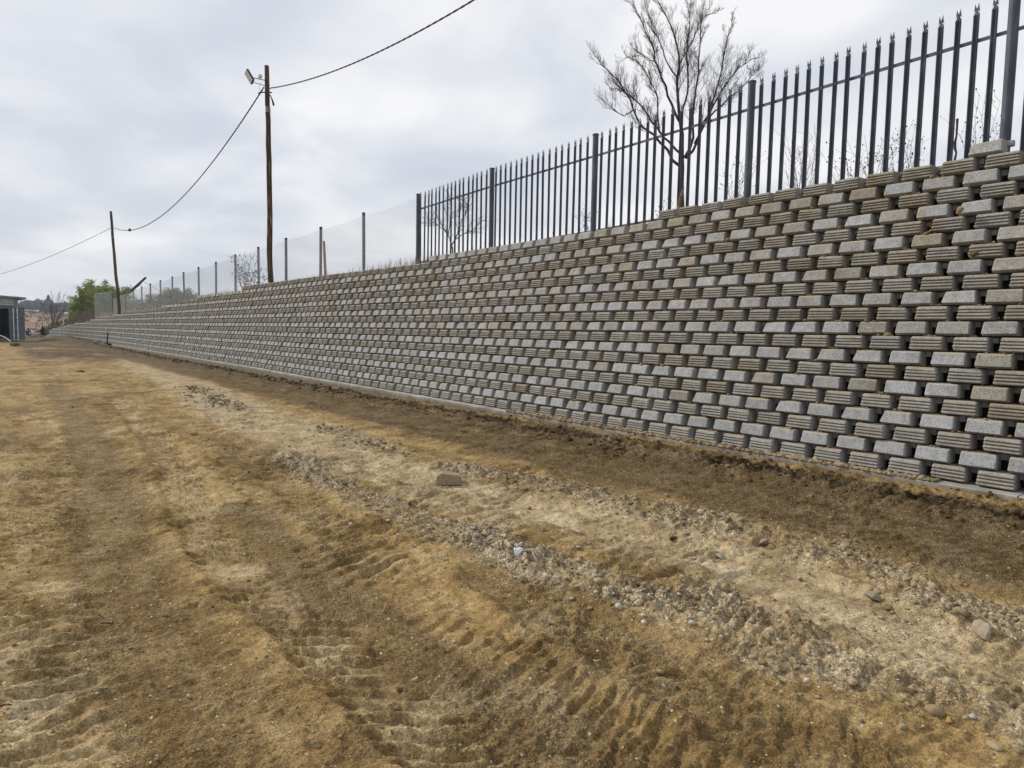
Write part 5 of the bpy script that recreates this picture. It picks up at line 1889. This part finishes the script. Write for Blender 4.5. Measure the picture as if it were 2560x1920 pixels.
rg = np.random.default_rng(77)
xy = np.vstack([along(K1, 3400, 0.19, rg), along(K2, 2100, 0.14, rg), along(K3, 300, 0.22, rg), along(K5, 300, 0.12, rg), along(K4, 500, 0.2, rg)])
sz = np.concatenate([rg.gamma(0.7, 0.0062, 3400), rg.gamma(0.7, 0.0055, 2100), rg.gamma(1.5, 0.005, 300), rg.gamma(2, 0.012, 300), rg.gamma(2, 0.02, 500)]) + 0.003
sz = np.minimum(sz, 0.026)
gt = fbm(xy[:, 0] * 2.1, xy[:, 1] * 1.3, 3, 88) > -0.10 + rg.normal(0, 0.10, len(xy))
xy = xy[gt]; sz = sz[gt]
big = sz > 0.009
scatter('rubble', settle(xy[big], sz[big]), sz[big], M_clod, 'loose tan clods and stones heaped in ridges beside the pale track', 1, I2, 0.10)
scatter('fine_rubble', settle(xy[~big], sz[~big]), sz[~big], M_clod, 'small crumbs of broken earth between the larger clods of the ridges', 11, I1, 0.15)
n = 1800
xy = np.vstack([along(K2, 700, 0.16, rg), along(K3, 160, 0.20, rg), along(P1, 400, 0.45, rg)])
sz = rg.gamma(1.4, 0.0035, len(xy)) + 0.0025
scatter('stone_chips', settle(xy, sz), sz, M_chip, 'whitish stone chips strewn along the pale track', 2, I1, 0.12)
# gravel and crumbs over the whole yard, density falling with distance
n = 16000
r_ = np.exp(math.log(1.7) + (math.log(16) - math.log(1.7)) * rg.random(n) ** 1.25); a_ = math.atan2(FW[0], FW[1]) + rg.uniform(-0.78, 0.78, n)
xy = np.column_stack([r_ * np.sin(a_), r_ * np.cos(a_)])
keep = xy[:, 0] < base_x(xy[:, 1]) - 0.15
xy = xy[keep]; sz = (rg.gamma(1.1, 0.0014, len(xy)) + 0.0013) * (0.8 + 0.10 * np.hypot(xy[:, 0], xy[:, 1]))
scatter('gravel', settle(xy, sz), sz, M_clod, 'fine crumbs and pebbles scattered over the bare yard', 3, I1, 0.15)
# damp clods heaped against the footing
yy = np.concatenate([rg.uniform(0, 14, 3600), rg.uniform(14, 40, 1500), rg.uniform(40, 80, 900)])
dd = np.abs(rg.normal(0.40, 0.22, len(yy)))
xy = np.column_stack([base_x(yy) - 0.10 - dd, yy])
sz = rg.gamma(1.2, 0.0065, len(yy)) + 0.003; sz *= np.where(yy > 14, 1.8, 1.0); sz = np.minimum(sz, 0.05)
kp = fbm(yy * 0.9, yy * 0.0 + 3, 3, 12) + rg.normal(0, 0.12, len(yy)) > -0.12; xy = xy[kp]; sz = sz[kp]
scatter('damp_clods', settle(xy, sz), sz, M_clodd, 'dark damp clods heaped along the foot of the wall', 4, I1, 0.26)
# dusty earth spilled on the footing and on block ledges
yy = rg.uniform(0.2, 1.0, 7000) ** 0.8 * 9.0
xy = np.column_stack([base_x(yy) - 0.12 + np.abs(rg.normal(0, 0.07, 7000)), yy])
sz = rg.gamma(1.5, 0.0055, 7000) + 0.003
P = np.column_stack([xy, FT + sz * 0.3])
bl = rg.choice(len(place), 1500)
Q = []; S2 = []
for i in bl:
    k, X, Y, Z, a, t = place[i]
    if Y > 12 or k >= courses(Y) - 1: continue
    for j in range(rg.integers(2, 14)):
        s_ = rg.gamma(1.4, 0.0028) + 0.002
        Q.append((X + 0.040 + rg.uniform(-0.004, 0.02), Y + rg.normal(0, 0.06), Z + 0.147 + s_ * 0.4)); S2.append(s_)
bl = rg.choice(len(place), 1100)
for i in bl:
    k, X, Y, Z, a, t = place[i]
    if Y > 11 or k >= courses(Y) - 1: continue
    hgt = rg.uniform(0.0, 0.03)
    for j in range(rg.integers(6, 26)):
        s_ = rg.gamma(1.5, 0.0036) + 0.002
        Q.append((X + 0.055 + rg.uniform(0.0, 0.08), Y + rg.normal(0, 0.035), Z + 0.147 + s_ * 0.4 + rg.random() * hgt)); S2.append(s_)
P = np.vstack([P, np.array(Q)]); sz = np.concatenate([sz, np.array(S2)])
scatter('spilled_earth', P, sz, M_clod, 'dry crumbs of earth lying on the footing and block ledges', 5, I1, 0.12)

# ------------------------------------------------------------------ far background
def crown_cloud(rg, c, R, H, n, leaf, V, F, A, shape='round'):
    for i in range(n):
        d = rg.normal(0, 1, 3); d /= np.linalg.norm(d)
        rr = rg.random() ** 0.45
        p = np.array([d[0] * R * rr, d[1] * R * rr, d[2] * H * rr])
        if shape == 'cone':
            t = rg.random(); w = (1 - t) ** 0.8
            p = np.array([rg.normal(0, 0.42) * R * w, rg.normal(0, 0.42) * R * w, -H + 2 * H * t])
        p = p * (1 + 0.25 * gn1(p[0] * 0.4 + c[0], p[2] * 0.4 + c[1])) + c
        u = rg.normal(0, 1, 3); u /= np.linalg.norm(u); w_ = np.cross(u, rg.normal(0, 1, 3)); w_ /= np.linalg.norm(w_)
        s = leaf * rg.uniform(0.6, 1.4)
        b = len(V)
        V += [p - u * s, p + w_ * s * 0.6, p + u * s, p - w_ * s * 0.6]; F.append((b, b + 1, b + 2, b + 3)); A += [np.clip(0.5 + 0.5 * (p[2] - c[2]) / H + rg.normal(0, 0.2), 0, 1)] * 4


def far_tree(x, ytop, ybot, wpx, D, seed, label, mat, dens=1.0, shape='round', bare=False, group='trees beyond the far field'):
    rg = np.random.default_rng(seed)
    top = atD(x, ytop, D)
    gx, gy = top[0], top[1]
    base_z = float(ground_h(np.array([gx]), np.array([gy]), False)[0])
    H = top[2] - base_z
    R = wpx / 1700 * D / 2
    root = empty('far_tree', (gx, gy, base_z), label, 'tree', group)
    mb = MB(); mb.tube([(0, 0, -0.5), (0, 0, H * 0.4), (rg.normal(0, .3), 0, H * 0.8)], [0.35, 0.25, 0.1], 6); mb.build('trunk', M_bark, root)
    V, F, A = [], [], []
    if shape == 'cone':
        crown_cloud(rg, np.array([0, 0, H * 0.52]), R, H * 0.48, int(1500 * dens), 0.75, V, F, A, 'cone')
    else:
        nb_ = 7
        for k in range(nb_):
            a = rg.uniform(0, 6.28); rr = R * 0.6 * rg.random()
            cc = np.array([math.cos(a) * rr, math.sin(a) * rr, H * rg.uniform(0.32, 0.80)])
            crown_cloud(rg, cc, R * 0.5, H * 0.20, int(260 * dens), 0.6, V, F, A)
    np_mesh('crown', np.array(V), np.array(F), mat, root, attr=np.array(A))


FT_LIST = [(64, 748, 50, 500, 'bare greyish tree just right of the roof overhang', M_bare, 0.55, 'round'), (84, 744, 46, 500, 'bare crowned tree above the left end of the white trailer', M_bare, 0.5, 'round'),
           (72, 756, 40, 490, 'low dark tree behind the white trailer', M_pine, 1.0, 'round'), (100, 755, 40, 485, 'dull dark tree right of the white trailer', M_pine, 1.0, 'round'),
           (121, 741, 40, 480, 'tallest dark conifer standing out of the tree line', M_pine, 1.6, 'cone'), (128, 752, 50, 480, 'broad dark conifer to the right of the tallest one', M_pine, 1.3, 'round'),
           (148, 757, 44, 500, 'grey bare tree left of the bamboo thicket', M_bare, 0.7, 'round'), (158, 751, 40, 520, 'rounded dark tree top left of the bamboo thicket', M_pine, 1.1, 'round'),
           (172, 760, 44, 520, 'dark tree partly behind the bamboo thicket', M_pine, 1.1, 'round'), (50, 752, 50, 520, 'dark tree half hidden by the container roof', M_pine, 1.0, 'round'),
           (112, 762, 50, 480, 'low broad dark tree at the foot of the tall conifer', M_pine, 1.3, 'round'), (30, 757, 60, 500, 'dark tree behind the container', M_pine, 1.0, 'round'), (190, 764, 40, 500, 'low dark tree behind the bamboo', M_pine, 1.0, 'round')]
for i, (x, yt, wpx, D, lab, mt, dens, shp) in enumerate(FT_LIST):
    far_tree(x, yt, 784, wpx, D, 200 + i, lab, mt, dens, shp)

# bare spreading tree in front of the tree line
bp = atD(130, 806, 120); bz = float(bank_z(bp[1])) - 0.3
bt_ = empty('spreading_tree', (bp[0], bp[1], bz), 'leafless many stemmed tree beside the end of the picket fence', 'tree')
rg = np.random.default_rng(31)
stm = MB(); tw = MB()
for k in range(16):
    tip = atD(rg.uniform(88, 175), rg.uniform(725, 790), 120 + rg.uniform(-1.5, 1.5)) - np.array(bt_.location)
    Q = resample([np.zeros(3), tip * np.array([0.35, 0.35, 0.5]) + rg.normal(0, 0.1, 3), tip], 7)
    stm.tube(Q, np.linspace(0.05, 0.012, 7), 4, cap=False)
    for j in range(9):
        t = rg.uniform(2, 6); i = int(t); p = Q[i] * (1 - t + i) + Q[min(i + 1, 6)] * (t - i)
        spawn(tw, rg, p, rand_dir(rg, Q[min(i + 1, 6)] - Q[i] + 1e-6, rad(35)), rg.uniform(0.5, 1.2), 0.018, 1, 0.3, 2, 0.15, (4, 4))
stm.build('stems', M_twig, bt_); tw.build('twigs', M_twig, bt_)

# white trailer on the far road
tp = atD(62, 784, 455); tz = float(ground_h(np.array([tp[0]]), np.array([tp[1]]), False)[0])
rgt = np.array([1.0, 0.0, 0.0]); bk = np.array([0.0, 1.0, 0.0])
tr = empty('white_trailer', (tp[0], tp[1], tz), 'long white truck trailer on the far road before the trees', 'trailer')
T = Matrix.Rotation(math.atan2(rgt[1], rgt[0]), 4, 'Z')
hgt = atD(62, 774, 455)[2] - tz
mb = MB(); mb.box(-4.0, 6.6, -1.2, 1.2, max(0.9, hgt - 2.75), hgt, 0, T); mb.build('box_body', M_white, tr)
mb = MB(); mb.box(-3.0, 5.8, -1.23, -1.205, hgt - 1.25, hgt - 1.05, 0, T); mb.build('stripe', simple('yellow_stripe', (0.45, 0.45, 0.2), 0.6), tr)
mb = MB(); mb.box(-4.0, 6.6, -1.1, 1.1, 0.5, max(0.88, hgt - 2.77), 0, T); mb.build('chassis', M_dark, tr)
for u in (-3.2, -1.9, 4.2, 5.5):
    mb = MB(); c = T @ Vector((u, -1.15, 0.5)); d = T @ Vector((u, -0.8, 0.5)); mb.tube([tuple(c), tuple(d)], 0.5, 12); mb.build('wheel', M_wire, tr)

# dry shrubs dotted over the far field
rg = np.random.default_rng(91)
V, F, A = [], [], []
for i in range(150):
    D = rg.uniform(105, 420); x = rg.uniform(-150, 330)
    p = atD(x, 800, D); z = float(ground_h(np.array([p[0]]), np.array([p[1]]), False)[0])
    s = rg.uniform(0.4, 1.3) * (D / 250 + 0.3)
    crown_cloud(rg, np.array([p[0], p[1], z + s * 0.3]), s * 1.5, s * 0.6, 36, 0.14 * (D / 200 + 0.4), V, F, A)
o = np_mesh('field_scrub', np.array(V), np.array(F), M_weed, attr=np.array(A))
meta(o, 'low brown scrub and tussocks over the far dry field', 'scrub', kind='stuff')
V, F, A = [], [], []
for i in range(60):
    y = rg.uniform(90, 112); x = rg.uniform(5.5, 8.5)
    crown_cloud(rg, np.array([x, y, 0.2 + (x - 5.2) * 0.28]), 0.5, 0.3, 60, 0.10, V, F, A)
o = np_mesh('bank_scrub', np.array(V), np.array(F), leaf_material('scrub_green', (0.05, 0.06, 0.025), (0.13, 0.12, 0.06)), attr=np.array(A))
meta(o, 'low dark scrub covering the bank beyond the wall end', 'scrub', kind='stuff')

# ------------------------------------------------------------------ thin winter haze
mb = MB(); mb.box(-950, 950, -300, 1250, -8, 40)
hz = mb.build('haze', [])if False else None
hm_ = bpy.data.materials.new('haze_air'); hm_.use_nodes = True
hn = hm_.node_tree; hn.nodes.remove(hn.nodes['Principled BSDF'])
pv = hn.nodes.new('ShaderNodeVolumePrincipled'); pv.inputs['Color'].default_value = (0.80, 0.86, 0.95, 1); pv.inputs['Density'].default_value = 0.0004
hn.links.new(pv.outputs[0], hn.nodes['Material Output'].inputs['Volume'])
HAZE = True
if HAZE:
    mb = MB(); mb.box(-915, 915, -915, 915, -4, 27); h_ = mb.build('haze', hm_); meta(h_, kind='stuff')

bpy.context.view_layer.update()
